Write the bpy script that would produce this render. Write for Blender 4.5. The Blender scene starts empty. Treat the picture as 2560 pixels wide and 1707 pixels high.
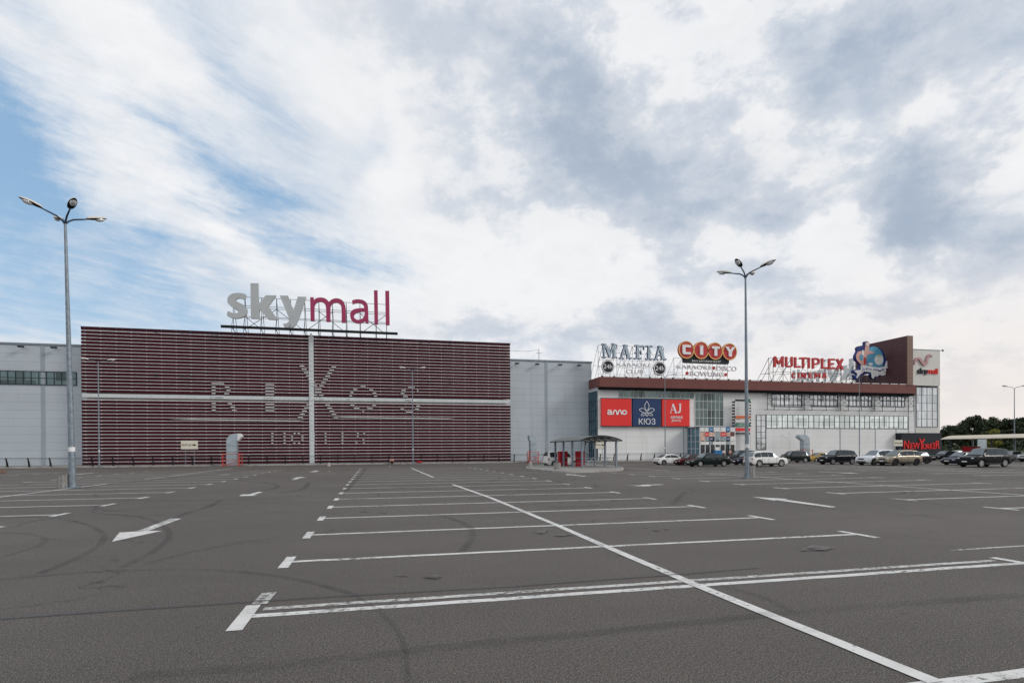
import bpy, bmesh, math, random
from mathutils import Vector, Matrix, Euler
from mathutils.geometry import tessellate_polygon
random.seed(7)
R = math.radians
SC = bpy.context.scene
COL = SC.collection

# ------------------------------------------------------------------ camera
YAW, PITCH, ROLL = R(13.6), R(-0.35), -0.0057
FPX = 20 / 36 * 2560
CX, CY = 1280, 853.5
CAM_H = 1.95
SHIFT = (1124.5 - CY + FPX * math.tan(-PITCH)) / 2560
cd = bpy.data.cameras.new('camera')
cd.lens, cd.sensor_width, cd.shift_y = 20, 36, SHIFT
cd.clip_start, cd.clip_end = 0.1, 5000
cam = bpy.data.objects.new('camera', cd)
COL.objects.link(cam)
CMAT = Matrix.Rotation(-YAW, 4, 'Z') @ Matrix.Rotation(math.pi / 2 + PITCH, 4, 'X') @ Matrix.Rotation(ROLL, 4, 'Z')
CMAT = Matrix.Translation((0, 0, CAM_H)) @ CMAT
cam.matrix_world = CMAT
SC.camera = cam


def ray(u, v):
    d = Vector(((u - CX) / FPX, (CY - v) / FPX + SHIFT * 2560 / FPX, -1))
    return (CMAT.to_3x3() @ d)


def G(u, v, z=0.0):
    """survey point on the ground seen at photo pixel (u, v)"""
    d = ray(u, v)
    t = (z - CAM_H) / d.z
    return Vector((d.x * t, d.y * t, z))


def F(u, v, Y):
    """survey point on the vertical plane at depth Y"""
    d = ray(u, v)
    t = Y / d.y
    return (d.x * t, CAM_H + d.z * t)


def proj(p):
    q = CMAT.inverted() @ Vector(p)
    return (CX + FPX * q.x / -q.z, CY - FPX * (q.y / -q.z - SHIFT * 2560 / FPX))


# ------------------------------------------------------------------ world and sun
SUN_EL, SUN_AZ = R(32), R(118)      # azimuth clockwise from +Y
W = bpy.data.worlds.new('World')
SC.world = W
W.use_nodes = True
wt = W.node_tree
wt.nodes.clear()


class NT:
    def __init__(s, t): s.t = t
    def new(s, kind, **kw):
        n = s.t.nodes.new(kind)
        for k, v in kw.items(): setattr(n, k, v)
        return n
    def put(s, sock, v):
        if isinstance(v, bpy.types.NodeSocket): s.t.links.new(v, sock)
        else: sock.default_value = v
    def m(s, op, a, b=0.0, c=0.0, clamp=False):
        n = s.new('ShaderNodeMath', operation=op, use_clamp=clamp)
        s.put(n.inputs[0], a); s.put(n.inputs[1], b); s.put(n.inputs[2], c)
        return n.outputs[0]
    def v(s, op, a, b=(0, 0, 0)):
        n = s.new('ShaderNodeVectorMath', operation=op)
        s.put(n.inputs[0], a); s.put(n.inputs[1], b)
        return n.outputs['Value'] if op in ('DOT_PRODUCT', 'LENGTH') else n.outputs[0]
    def xyz(s, x, y, z=0.0):
        n = s.new('ShaderNodeCombineXYZ')
        for i, q in enumerate((x, y, z)): s.put(n.inputs[i], q)
        return n.outputs[0]
    def sep(s, a):
        n = s.new('ShaderNodeSeparateXYZ'); s.put(n.inputs[0], a)
        return n.outputs
    def noise(s, vec, scale, detail=5.0, rough=.5, dist=0.0, col=False):
        n = s.new('ShaderNodeTexNoise')
        s.put(n.inputs['Vector'], vec); n.inputs['Scale'].default_value = scale
        n.inputs['Detail'].default_value = detail; n.inputs['Roughness'].default_value = rough
        n.inputs['Distortion'].default_value = dist
        return n.outputs['Color' if col else 'Fac']
    def mix(s, f, a, b, blend='MIX'):
        n = s.new('ShaderNodeMix', data_type='RGBA', blend_type=blend)
        s.put(n.inputs['Factor'], f); s.put(n.inputs[6], a); s.put(n.inputs[7], b)
        return n.outputs[2]
    def mp(s, vec, loc=(0, 0, 0), rot=(0, 0, 0), scale=(1, 1, 1), kind='POINT'):
        n = s.new('ShaderNodeMapping', vector_type=kind)
        s.put(n.inputs[0], vec)
        n.inputs[1].default_value = loc; n.inputs[2].default_value = rot; n.inputs[3].default_value = scale
        return n.outputs[0]
    def sstep(s, x, a, b):
        n = s.new('ShaderNodeMapRange', interpolation_type='SMOOTHSTEP')
        s.put(n.inputs[0], x)
        n.inputs[1].default_value = a; n.inputs[2].default_value = b
        return n.outputs[0]


def c4(c, k=1.0): return (c[0] * k, c[1] * k, c[2] * k, 1)


def build_sky():
    n = NT(wt)
    K = 0.1                          # background strength
    tc = n.new('ShaderNodeTexCoord')
    d = tc.outputs['Generated']
    x, y, z = n.sep(d)
    zc = n.m('MAXIMUM', z, 0.0)
    den = n.m('ADD', zc, 0.13)
    px, py = n.m('DIVIDE', x, den), n.m('DIVIDE', y, den)
    P = n.xyz(px, py)
    az = n.m('ARCTAN2', x, y)
    el = n.m('ARCSINE', z)
    A0 = n.xyz(az, el)
    # wispy cirrus: stretched along one high wind direction
    S = n.mp(P, rot=(0, 0, -(math.pi / 2 - R(52))))
    wn = n.noise(n.mp(S, scale=(.7, 1.6, 1)), 1.5, 7, .6, col=True)
    wv = n.v('SUBTRACT', wn, (.5, .5, .5))
    w2 = n.v('SUBTRACT', n.noise(A0, 11, 5, .6, col=True), (.5, .5, .5))
    A = n.v('ADD', A0, n.v('MULTIPLY', wv, (.20, .11, 0)))
    A = n.v('ADD', A, n.v('MULTIPLY', w2, (.10, .075, 0)))

    def field(blobs):
        acc = 0.0
        for (u, v, ru, rv, rot, amp) in blobs:
            dd = ray(u, v).normalized()
            a0, e0 = math.atan2(dd.x, dd.y), math.asin(dd.z)
            k = math.cos(math.atan2(u - CX, FPX)) ** 2
            q = n.mp(A, (a0, e0, 0), (0, 0, R(-rot)), (ru / FPX * k, rv / FPX * (k ** .5), 1), 'TEXTURE')
            g = n.new('ShaderNodeTexGradient', gradient_type='SPHERICAL')
            n.put(g.inputs[0], q)
            f = n.sstep(g.outputs['Fac'], 0, 1)
            acc = n.m('MULTIPLY_ADD', f, amp, acc)
        return acc

    blue = field([(330, 480, 1050, 480, 22, .42), (-80, 350, 430, 250, 24, 1.15), (200, 750, 1050, 290, 8, .50), (90, 500, 620, 170, 24, .50), (620, 215, 460, 130, 32, .62),
                  (500, 420, 640, 120, 28, .42), (780, 560, 480, 130, 24, .55), (100, 680, 800, 110, 14, .60),
                  (0, 780, 760, 90, 6, .60), (930, 370, 130, 130, 40, .40), (20, 100, 260, 160, 20, .2),
                  (560, 20, 460, 90, 8, .28), (900, 640, 400, 60, 12, .40), (300, 560, 600, 60, 24, .3)])
    white = field([(300, 130, 330, 190, 40, .7), (380, 430, 620, 90, 32, .55), (560, 590, 640, 60, 22, .5),
                   (420, 100, 260, 110, 35, .4), (800, 130, 330, 140, 35, .4), (985, 430, 90, 100, 40, .7), (1350, 640, 700, 190, 0, .62),
                   (1180, 740, 500, 90, 0, .4), (1910, 290, 150, 120, 30, .75), (2400, 300, 300, 150, 40, .7),
                   (1980, 460, 200, 70, 10, .6), (2140, 640, 420, 90, 10, .5), (2500, 430, 120, 200, 70, .7),
                   (1560, 200, 260, 150, 30, .4), (2300, 780, 600, 200, 0, .35), (1810, 20, 140, 60, 20, .6),
                   (980, 250, 300, 120, 45, .4), (2090, 560, 160, 60, 0, .6)])
    dark = field([(1390, 230, 560, 170, 48, .62), (1640, 390, 620, 150, 18, .62), (2060, 210, 420, 150, -25, .62),
                  (2340, 460, 340, 170, -22, .95), (2260, 560, 260, 130, 30, .45), (1800, 540, 640, 120, -4, .45),
                  (2450, 110, 460, 190, -20, .75), (2540, 600, 200, 260, 70, .5), (1350, 800, 640, 70, 0, .36),
                  (1950, 800, 760, 80, 0, .30), (1050, 70, 460, 120, 10, .32), (2150, 60, 520, 110, 0, .4),
                  (1250, 480, 420, 140, 10, .25), (1880, 690, 460, 50, 0, .32), (2120, 950, 900, 60, 0, .15), (900, 190, 320, 80, 30, .2)])
    hi = n.sstep(el, R(2), R(16))
    lo_ = n.m('SUBTRACT', 1.0, hi)
    right = n.sstep(az, R(-12), R(22))
    st = n.noise(n.mp(S, scale=(.55, 1.7, 1)), 1.7, 9, .66, .6)
    st2 = n.noise(n.mp(S, scale=(1.1, 3.2, 1)), 2.8, 9, .68, .6)
    lowst = n.noise(n.mp(n.mp(A0, rot=(0, 0, R(13))), scale=(2.0, 9, 1)), 2.6, 9, .64, .5)
    n1 = n.noise(P, 1.1, 9, .60, .25)
    nz = n.noise(n.mp(A0, scale=(1, 1.55, 1)), 7.0, 12, .62, .15)
    nq = n.noise(n.mp(n.v('ADD', A0, n.v('MULTIPLY', w2, (.05, .04, 0))), scale=(1, 1.9, 1)), 16.0, 12, .66, .1)
    puff = n.m('SUBTRACT', n.sstep(nq, .38, .62), .5)
    mass = n.m('SUBTRACT', n.sstep(nz, .34, .66), .5)
    streak = n.m('ADD', n.m('MULTIPLY', n.m('MULTIPLY', n.m('SUBTRACT', st, .5), hi), 2.2), n.m('MULTIPLY', n.m('MULTIPLY', n.m('SUBTRACT', st2, .5), hi), 1.6))
    streak = n.m('MULTIPLY_ADD', n.m('SUBTRACT', lowst, .5), n.m('MULTIPLY_ADD', lo_, 2.6, .7), streak)
    lump = n.m('MULTIPLY', n.m('SUBTRACT', n1, .5), 1.2)
    lump = n.m('MULTIPLY_ADD', mass, n.m('MULTIPLY_ADD', right, .75, .45), lump)
    lump = n.m('MULTIPLY_ADD', puff, n.m('MULTIPLY_ADD', right, .30, .12), lump)
    bf = n.m('SUBTRACT', blue, n.m('MULTIPLY', white, .40))
    bf = n.m('ADD', bf, n.m('MULTIPLY', n.m('MULTIPLY', streak, 1.25), n.m('ADD', n.m('MINIMUM', blue, .8), .06)))
    bf = n.m('MULTIPLY_ADD', n.m('ADD', mass, n.m('MULTIPLY', puff, .6)), n.m('MULTIPLY', blue, -.35), bf)
    bf = n.sstep(bf, -.25, 1.65)
    df = n.m('SUBTRACT', n.m('MULTIPLY', dark, .9), n.m('MULTIPLY', white, .5))
    df = n.m('ADD', df, n.m('MULTIPLY', lump, .50))
    df = n.m('ADD', df, .075)
    df = n.m('DIVIDE', df, n.m('ADD', 1.0, n.m('MULTIPLY', n.m('MAXIMUM', df, 0.0), .5)))
    dfs = n.sstep(df, -.22, .95)
    tone = n.m('ADD', .95, n.m('ADD', n.m('MULTIPLY', n.m('SUBTRACT', nz, .5), .14), n.m('MULTIPLY', n.m('SUBTRACT', nq, .5), .16)))
    ns = n.new('ShaderNodeTexSky', sky_type='NISHITA', sun_disc=False)
    ns.sun_elevation, ns.sun_rotation = SUN_EL, SUN_AZ
    ns.air_density, ns.dust_density, ns.ozone_density = 1.0, .6, 1.5
    # cloud tones
    bright = c4((.94, .945, .96), 1 / K)
    mid = c4((.64, .69, .77), 1 / K)
    low = c4((.40, .48, .595), 1 / K)
    cl = n.mix(n.sstep(dfs, 0, .55), bright, mid)
    cl = n.mix(n.sstep(dfs, .45, 1.0), cl, low)
    cl = n.mix(1.0, cl, n.xyz(tone, tone, tone), 'MULTIPLY')
    # warm band low over the horizon on the sunny side
    warm = n.m('MULTIPLY', n.sstep(el, R(17), R(1)), n.sstep(az, R(12), R(55)))
    warm = n.m('MULTIPLY', warm, .8)
    cl = n.mix(warm, cl, c4((.92, .83, .77), 1 / K))
    bl = n.mix(.75, ns.outputs[0], c4((.31, .52, .77), 1 / K))
    hz = n.sstep(el, R(24), R(3))
    bl = n.mix(n.m('MULTIPLY', hz, .45), bl, c4((.56, .72, .86), 1 / K))
    c = n.mix(bf, cl, bl)
    below = n.sstep(z, 0.0, -.02)
    c = n.mix(below, c, c4((.2, .2, .2), 1 / K))
    bg = n.new('ShaderNodeBackground')
    n.put(bg.inputs[0], c); bg.inputs[1].default_value = K
    out = n.new('ShaderNodeOutputWorld')
    wt.links.new(bg.outputs[0], out.inputs[0])


build_sky()
W.cycles.sampling_method = 'MANUAL'
W.cycles.sample_map_resolution = 512
sl = bpy.data.lights.new('sun', 'SUN')
sl.energy, sl.angle, sl.color = 1.45, R(16), (1, .95, .88)
so = bpy.data.objects.new('sun', sl)
COL.objects.link(so)
sdir = Vector((math.sin(SUN_AZ) * math.cos(SUN_EL), math.cos(SUN_AZ) * math.cos(SUN_EL), math.sin(SUN_EL)))
so.rotation_euler = (-sdir).to_track_quat('-Z', 'Y').to_euler()
SC.view_settings.view_transform = 'Standard'
SC.view_settings.look = 'None'
SC.view_settings.exposure = 0
SC.view_settings.gamma = 1
SC.cycles.max_bounces = 5
SC.cycles.use_denoising = True


# ------------------------------------------------------------------ materials
def M(name, col, rough=.6, metal=0.0, var=.08, scale=1.5, bump=0.0, bscale=20, coat=0.0, spec=.28, lines=None, streaks=0.0):
    m = bpy.data.materials.new(name)
    m.use_nodes = True
    t = m.node_tree
    n = NT(t)
    b = t.nodes['Principled BSDF']
    geo = n.new('ShaderNodeNewGeometry')
    pos = geo.outputs['Position']
    c = c4(col)
    if var:
        f = n.noise(pos, scale, 5, .6)
        c = n.mix(n.sstep(f, .25, .75), c4(col, 1 - var), c4(col, 1 + var))
    if streaks:
        s = n.noise(n.mp(pos, scale=(1.3, 1.3, .09)), 1.0, 5, .6)
        c = n.mix(n.m('MULTIPLY', n.sstep(s, .52, .8), streaks), c, c4(col, .55))
    if lines:
        # panel joints: (axis, pitch, width, darkness, offset)
        xyz = n.sep(pos)
        for (ax, pitch, wd, dk, off) in lines:
            q = n.m('FRACT', n.m('DIVIDE', n.m('ADD', xyz[ax], off + 1000 * pitch), pitch))
            l = n.m('LESS_THAN', q, wd / pitch)
            c = n.mix(n.m('MULTIPLY', l, dk), c, c4(col, .35))
            cell = n.m('FLOOR', n.m('DIVIDE', n.m('ADD', xyz[ax], off + 1000 * pitch), pitch))
            wn = n.new('ShaderNodeTexWhiteNoise', noise_dimensions='1D')
            n.put(wn.inputs['W'], cell)
            c = n.mix(n.m('MULTIPLY', wn.outputs['Value'], .10), c, c4(col, .6))
    n.put(b.inputs['Base Color'], c)
    b.inputs['Roughness'].default_value = rough
    b.inputs['Metallic'].default_value = metal
    b.inputs['Specular IOR Level'].default_value = spec
    if coat:
        b.inputs['Coat Weight'].default_value = coat
        b.inputs['Coat Roughness'].default_value = .05
    if bump:
        bp = n.new('ShaderNodeBump')
        bp.inputs['Strength'].default_value = bump
        bp.inputs['Distance'].default_value = .02
        n.put(bp.inputs['Height'], n.noise(pos, bscale, 4, .6))
        n.put(b.inputs['Normal'], bp.outputs[0])
    return m


def glass_mat(name, tint, metal=.75, rough=.06, var=.25, pane=(1.2, 1.5)):
    """coated facade glass: mostly mirrors the sky, each pane slightly different"""
    m = bpy.data.materials.new(name)
    m.use_nodes = True
    t = m.node_tree
    n = NT(t)
    b = t.nodes['Principled BSDF']
    geo = n.new('ShaderNodeNewGeometry')
    x, y, z = n.sep(geo.outputs['Position'])
    cell = n.xyz(n.m('FLOOR', n.m('DIVIDE', n.m('ADD', x, y), pane[0])), n.m('FLOOR', n.m('DIVIDE', z, pane[1])))
    wn = n.new('ShaderNodeTexWhiteNoise', noise_dimensions='2D')
    n.put(wn.inputs['Vector'], cell)
    n.put(b.inputs['Base Color'], n.mix(wn.outputs['Value'], c4(tint, 1 - var), c4(tint, 1 + var * .4)))
    b.inputs['Metallic'].default_value = metal
    b.inputs['Roughness'].default_value = rough
    bp = n.new('ShaderNodeBump')
    bp.inputs['Strength'].default_value = .12
    bp.inputs['Distance'].default_value = .05
    n.put(bp.inputs['Height'], n.noise(geo.outputs['Position'], .9, 2))
    n.put(b.inputs['Normal'], bp.outputs[0])
    return m


def asphalt_mat():
    m = bpy.data.materials.new('asphalt')
    m.use_nodes = True
    t = m.node_tree
    n = NT(t)
    b = t.nodes['Principled BSDF']
    pos = n.new('ShaderNodeNewGeometry').outputs['Position']
    big = n.noise(pos, .07, 6, .6)
    mid = n.noise(n.mp(pos, scale=(.35, 1, 1)), .7, 7, .65)
    coarse = n.noise(pos, 30, 3, .8)
    fine = n.noise(pos, 60, 3, .7)
    grit = n.noise(pos, 75, 2, .6)
    c = n.mix(n.sstep(big, .3, .7), (.074, .067, .062, 1), (.124, .113, .104, 1))
    c = n.mix(n.m('MULTIPLY', n.sstep(mid, .40, .75), .45), c, (.058, .052, .048, 1))
    c = n.mix(n.m('MULTIPLY', n.sstep(coarse, .40, .60), .72), c, (.036, .032, .029, 1))
    c = n.mix(n.m('MULTIPLY', n.sstep(fine, .5, .75), .5), c, (.06, .055, .05, 1))
    c = n.mix(n.m('MULTIPLY', n.sstep(grit, .55, .66), .62), c, (.36, .32, .29, 1))
    spot = n.noise(pos, 1.9, 5, .6)
    c = n.mix(n.m('MULTIPLY', n.sstep(spot, .66, .74), .5), c, (.035, .031, .029, 1))
    vor = n.new('ShaderNodeTexVoronoi', feature='DISTANCE_TO_EDGE')
    n.put(vor.inputs['Vector'], n.v('ADD', pos, n.v('MULTIPLY', n.noise(pos, 1.2, 4, .6, col=True), (1.6, 1.6, 0))))
    vor.inputs['Scale'].default_value = .16
    crk = n.m('MULTIPLY', n.m('LESS_THAN', vor.outputs['Distance'], .0028), n.sstep(n.noise(pos, .25, 2, .5), .50, .60))
    c = n.mix(n.m('MULTIPLY', crk, .75), c, (.022, .02, .022, 1))
    n.put(b.inputs['Base Color'], c)
    b.inputs['Roughness'].default_value = .82
    b.inputs['Specular IOR Level'].default_value = .35
    bp = n.new('ShaderNodeBump')
    bp.inputs['Strength'].default_value = .5
    bp.inputs['Distance'].default_value = .008
    n.put(bp.inputs['Height'], n.m('ADD', fine, grit))
    n.put(b.inputs['Normal'], bp.outputs[0])
    return m


def worn_mat(name, col, wear, scale=9, soft=.12, rough=.7, alpha=1.0):
    """paint or rubber film on the asphalt with worn-through holes"""
    m = bpy.data.materials.new(name)
    m.use_nodes = True
    t = m.node_tree
    n = NT(t)
    b = t.nodes['Principled BSDF']
    pos = n.new('ShaderNodeNewGeometry').outputs['Position']
    f = n.noise(n.mp(pos, scale=(1, 1.6, 1)), scale, 6, .7)
    g = n.noise(pos, .8, 3, .5)
    h = n.m('MULTIPLY_ADD', n.m('SUBTRACT', g, .5), .5, f)
    a = n.sstep(h, wear - soft, wear + soft)
    n.put(b.inputs['Alpha'], n.m('MULTIPLY', a, alpha))
    dirt = n.noise(pos, 3, 5, .6)
    n.put(b.inputs['Base Color'], n.mix(n.sstep(dirt, .35, .75), c4(col), c4(col, .78)))
    b.inputs['Roughness'].default_value = rough
    return m


MT = {}
MT['asphalt'] = asphalt_mat()
MT['paint'] = worn_mat('road_paint', (.62, .62, .61), .385, 9, .10)
MT['paint_old'] = worn_mat('old_road_paint', (.55, .55, .54), .44, 10, .14)
MT['rubber'] = worn_mat('tyre_rubber', (.03, .028, .03), .47, 4, .25, .7, .33)
MT['rubber_soft'] = worn_mat('tyre_rubber_faint', (.035, .033, .032), .48, 2, .3, .75, .22)
MT['seam'] = worn_mat('bitumen_seam', (.02, .025, .04), .28, 6, .15, .45, .75)
MT['stain'] = worn_mat('oil_stain', (.035, .024, .018), .42, 4, .12, .35, .85)
MT['grey_panel'] = M('grey_panel', (.47, .52, .56), .45, .1, .04, .25, lines=[(2, 1.12, .035, .6, 0)], streaks=.28)
MT['white_panel'] = M('white_panel', (.78, .785, .78), .5, 0, .04, .3, lines=[(2, 1.0, .03, .45, 0), (0, 7.2, .05, .45, 2)], streaks=.24)
MT['joint'] = M('panel_joint', (.31, .35, .39), .5, 0, .05, .5)
MT['white'] = M('white_metal', (.72, .73, .74), .45, 0, .06, 2)
MT['cream'] = M('cream_panel', (.62, .61, .57), .5, 0, .05, 1)
MT['maroon'] = M('maroon_slat', (.047, .007, .014), .5, .1, .14, .12, spec=.12)
MT['slat_gap'] = M('slat_light_gap', (.66, .64, .63), .55, 0, .07, .8)
MT['band'] = M('pale_band', (.60, .63, .64), .5, 0, .05, .6, lines=[(0, 1.9, .04, .5, .4)])
MT['brown_panel'] = M('brown_panel', (.17, .060, .052), .55, .1, .10, .4, lines=[(2, .5, .025, .6, 0), (0, 1.2, .025, .5, .3)], spec=.3)
MT['brown_blade'] = M('shaded_brown_panel', (.095, .045, .050), .55, .1, .10, .5, lines=[(2, .5, .03, .6, 0), (1, 1.2, .03, .5, .3)], spec=.3)  # blade side: shade on this face is put into the darker brown
MT['tan_panel'] = M('lit_blade_stone_tan', (.22, .145, .115), .55, .1, .08, .6, lines=[(2, .8, .04, .6, 0)])  # blade end: light on it is put into the colour; plain tan for stone
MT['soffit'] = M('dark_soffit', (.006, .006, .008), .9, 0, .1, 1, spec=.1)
MT['steel'] = M('galvanised_steel', (.23, .27, .31), .5, .5, .25, 6, .15, 30)
MT['steel_dk'] = M('dark_steel', (.035, .045, .06), .5, .3, .15, 3)
MT['black'] = M('black_metal', (.010, .011, .013), .6, .1, .15, 3)
MT['duct'] = M('sheet_metal', (.40, .47, .51), .42, .55, .15, 2, .1, 6)
MT['red'] = M('red_paint', (.36, .008, .018), .5, 0, .08, 2)
MT['cage_red'] = M('red_cage_paint', (.55, .06, .04), .5, 0, .12, 4)
MT['concrete'] = M('concrete', (.36, .35, .33), .85, 0, .2, 3, .3, 30)
MT['concrete_lt'] = M('kerb_concrete', (.33, .32, .30), .85, 0, .3, 1.4, .3, 25)
MT['bin'] = M('ribbed_concrete', (.27, .26, .25), .9, 0, .25, 8, .5, 40)
MT['pave'] = M('pavement', (.24, .235, .225), .85, 0, .15, .9, .2, 20)
MT['roof'] = M('grey_roofing', (.25, .26, .27), .8, 0, .1, .5)
MT['glass_green'] = glass_mat('greenish_glass', (.12, .165, .165), .7, .06, .5)
MT['glass_mint'] = glass_mat('pale_mint_glass', (.72, .82, .82), .75)
MT['glass_blue'] = glass_mat('blue_glass', (.13, .25, .32), .6)
MT['glass_tower'] = glass_mat('tower_glass', (.62, .67, .70), .75)
MT['glass_dark'] = glass_mat('dark_glass', (.045, .05, .055), .3)
MT['car_glass'] = M('car_glass', (.16, .19, .21), .04, .75, 0, spec=.9)
MT['rubber_tyre'] = M('tyre', (.018, .018, .018), .8, 0, .1, 5)
MT['rim'] = M('alloy_rim', (.55, .56, .58), .3, .8, .08, 5)
MT['lamp_clear'] = M('lamp_lens', (.75, .78, .80), .08, .35, 0)
MT['lamp_red'] = M('red_lens', (.40, .02, .02), .12, 0, 0, coat=.5)
MT['plate'] = M('number_plate', (.75, .75, .75), .5, 0, 0)
MT['trim'] = M('black_trim', (.014, .014, .015), .6, 0, .05)
MT['chrome'] = M('chrome', (.7, .7, .72), .12, 1, 0)
MT['letter_grey'] = M('grey_letter', (.47, .495, .505), .5, 0, .05, .6, lines=[(2, .55, .02, .3, 0)])
MT['letter_mag'] = M('magenta_letter', (.36, .042, .115), .45, 0, .06, .6)
MT['letter_white'] = M('white_letter', (.80, .80, .80), .5, 0, .02)
MT['letter_red'] = M('red_letter', (.50, .045, .05), .5, 0, .15, 3)
MT['sign_red'] = M('red_sign_face', (.78, .042, .038), .4, 0, .03)
MT['sign_blue'] = M('navy_sign_face', (.022, .05, .135), .4, 0, .04)
MT['sign_black'] = M('black_sign_face', (.015, .02, .028), .4, 0, .04)
MT['yellow_rim'] = M('yellow_rim', (.72, .45, .16), .5, 0, .05)
MT['sign_yellow'] = M('pale_yellow_sign', (.68, .65, .54), .55, 0, .06, 2)
MT['grey_thin'] = M('thin_grey_letter', (.60, .58, .59), .5, 0, .1, 3)
MT['mafia_face'] = M('silver_letter', (.40, .48, .54), .45, .1, .15, 2)
MT['sky_disc'] = M('light_blue_sign', (.10, .32, .47), .5, 0, .12, .7)
MT['deep_blue'] = M('deep_blue_sign', (.012, .03, .17), .45, 0, .05)
MT['pinkish'] = M('pink_ribbon', (.46, .27, .28), .4, .2, .1, 1)
MT['leaf_dk'] = M('dark_leaf', (.028, .042, .020), .7, 0, .3, .6)
MT['leaf_md'] = M('leaf', (.055, .072, .032), .7, 0, .3, .6)
MT['leaf_yl'] = M('yellow_leaf', (.17, .17, .035), .7, 0, .25, .8)
MT['bark'] = M('bark', (.06, .045, .035), .9, 0, .2, 4)
MT['grass'] = M('grass_bank', (.05, .075, .025), .9, 0, .3, .5, .4, 8)
MT['skin'] = M('skin', (.48, .27, .20), .6, 0, .05)
MT['cloth_pink'] = M('pink_cloth', (.66, .33, .30), .8, 0, .1, 8)
MT['cloth_dark'] = M('dark_cloth', (.035, .03, .03), .8, 0, .1, 8)
MT['hair'] = M('hair', (.04, .022, .014), .6, 0, .1)
MT['poster_warm'] = M('poster_warm', (.62, .42, .33), .4, 0, .35, 2.2)
MT['poster_pale'] = M('poster_pale', (.72, .72, .70), .4, 0, .12, 2)
MT['poster_blue'] = M('poster_blue', (.03, .20, .45), .4, 0, .1, 2)
MT['poster_grey'] = M('poster_grey', (.30, .36, .38), .4, 0, .4, 2.5)
MT['green'] = M('green_sign', (.01, .16, .09), .45, 0, .1)
MT['orange'] = M('orange_sign', (.62, .16, .06), .5, 0, .1)
MT['canopy_fabric'] = M('beige_canopy', (.56, .51, .42), .6, 0, .08, .8)
MT['poly_roof'] = M('translucent_sheet', (.40, .43, .43), .4, .1, .15, 1.2)


# ------------------------------------------------------------------ mesh helpers
class MB:
    def __init__(s): s.v, s.f, s.mi = [], [], []
    def add(s, vs, fs, mi=0):
        o = len(s.v)
        s.v += [Vector(p) for p in vs]
        s.f += [tuple(i + o for i in f) for f in fs]
        s.mi += [mi] * len(fs)
    def box(s, x0, x1, y0, y1, z0, z1, mi=0):
        vs = [(x, y, z) for x in (x0, x1) for y in (y0, y1) for z in (z0, z1)]
        s.add(vs, [(0, 1, 3, 2), (4, 6, 7, 5), (0, 4, 5, 1), (2, 3, 7, 6), (0, 2, 6, 4), (1, 5, 7, 3)], mi)
    def bar(s, p, q, r, n=6, mi=0, r2=None):
        s.tube([p, q], [r, r if r2 is None else r2], n, mi)
    def tube(s, pts, rs, n=8, mi=0):
        pts = [Vector(p) for p in pts]
        if not isinstance(rs, (list, tuple)): rs = [rs] * len(pts)
        rings = []
        for i, p in enumerate(pts):
            t = (pts[min(i + 1, len(pts) - 1)] - pts[max(i - 1, 0)]).normalized()
            a = Vector((0, 0, 1)) if abs(t.z) < .9 else Vector((1, 0, 0))
            u = t.cross(a).normalized(); w = t.cross(u)
            rings.append([p + (u * math.cos(2 * math.pi * k / n) + w * math.sin(2 * math.pi * k / n)) * rs[i] for k in range(n)])
        vs = [q for r in rings for q in r]
        fs = []
        for i in range(len(pts) - 1):
            for k in range(n):
                a, b = i * n + k, i * n + (k + 1) % n
                fs.append((a, b, b + n, a + n))
        fs.append(tuple(range(n - 1, -1, -1)))
        fs.append(tuple(range((len(pts) - 1) * n, len(pts) * n)))
        s.add(vs, fs, mi)
    def ell(s, c, r, rot=None, n=10, mi=0, m=6):
        c = Vector(c); vs, fs = [], []
        for i in range(m + 1):
            th = math.pi * i / m
            for k in range(n):
                ph = 2 * math.pi * k / n
                p = Vector((r[0] * math.sin(th) * math.cos(ph), r[1] * math.sin(th) * math.sin(ph), r[2] * math.cos(th)))
                if rot is not None: p = rot @ p
                vs.append(c + p)
        for i in range(m):
            for k in range(n):
                a, b = i * n + k, i * n + (k + 1) % n
                fs.append((a, a + n, b + n, b))
        s.add(vs, fs, mi)
    def poly(s, loops, fn, d0, d1, mi=0):
        """prism: loops of 2d points (first outer, then holes); fn(a, b, depth) -> world"""
        flat = [p for l in loops for p in l]
        tri = tessellate_polygon([[Vector((p[0], p[1], 0)) for p in l] for l in loops])
        n = len(flat)
        vs = [fn(p[0], p[1], d0) for p in flat] + [fn(p[0], p[1], d1) for p in flat]
        fs = []
        for t in tri:
            fs.append(tuple(t)); fs.append(tuple(i + n for i in reversed(t)))
        o = 0
        for l in loops:
            k = len(l)
            for i in range(k):
                a, b = o + i, o + (i + 1) % k
                fs.append((a, b, b + n, a + n))
            o += k
        s.add(vs, fs, mi)
    def build(s, name, mats, parent=None, smooth=False, fix=True, local=False):
        me = bpy.data.meshes.new(name)
        off = Vector((0, 0, 0))
        if parent is not None and not local:
            q = parent
            while q is not None:
                off += q.location; q = q.parent
        me.from_pydata([tuple(p - off) for p in s.v], [], s.f)
        for m in (mats if isinstance(mats, (list, tuple)) else [mats]): me.materials.append(MT[m] if isinstance(m, str) else m)
        me.polygons.foreach_set('material_index', s.mi)
        if fix:
            bm = bmesh.new(); bm.from_mesh(me)
            bmesh.ops.recalc_face_normals(bm, faces=bm.faces)
            bm.to_mesh(me); bm.free()
        if smooth:
            me.polygons.foreach_set('use_smooth', [True] * len(me.polygons))
            me.set_sharp_from_angle(angle=R(40))
        o = bpy.data.objects.new(name, me)
        COL.objects.link(o)
        if parent is not None: o.parent = parent
        return o


def tag(o, label, cat, group=None):
    o['label'] = label; o['category'] = cat
    if group: o['group'] = group
    return o


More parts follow.
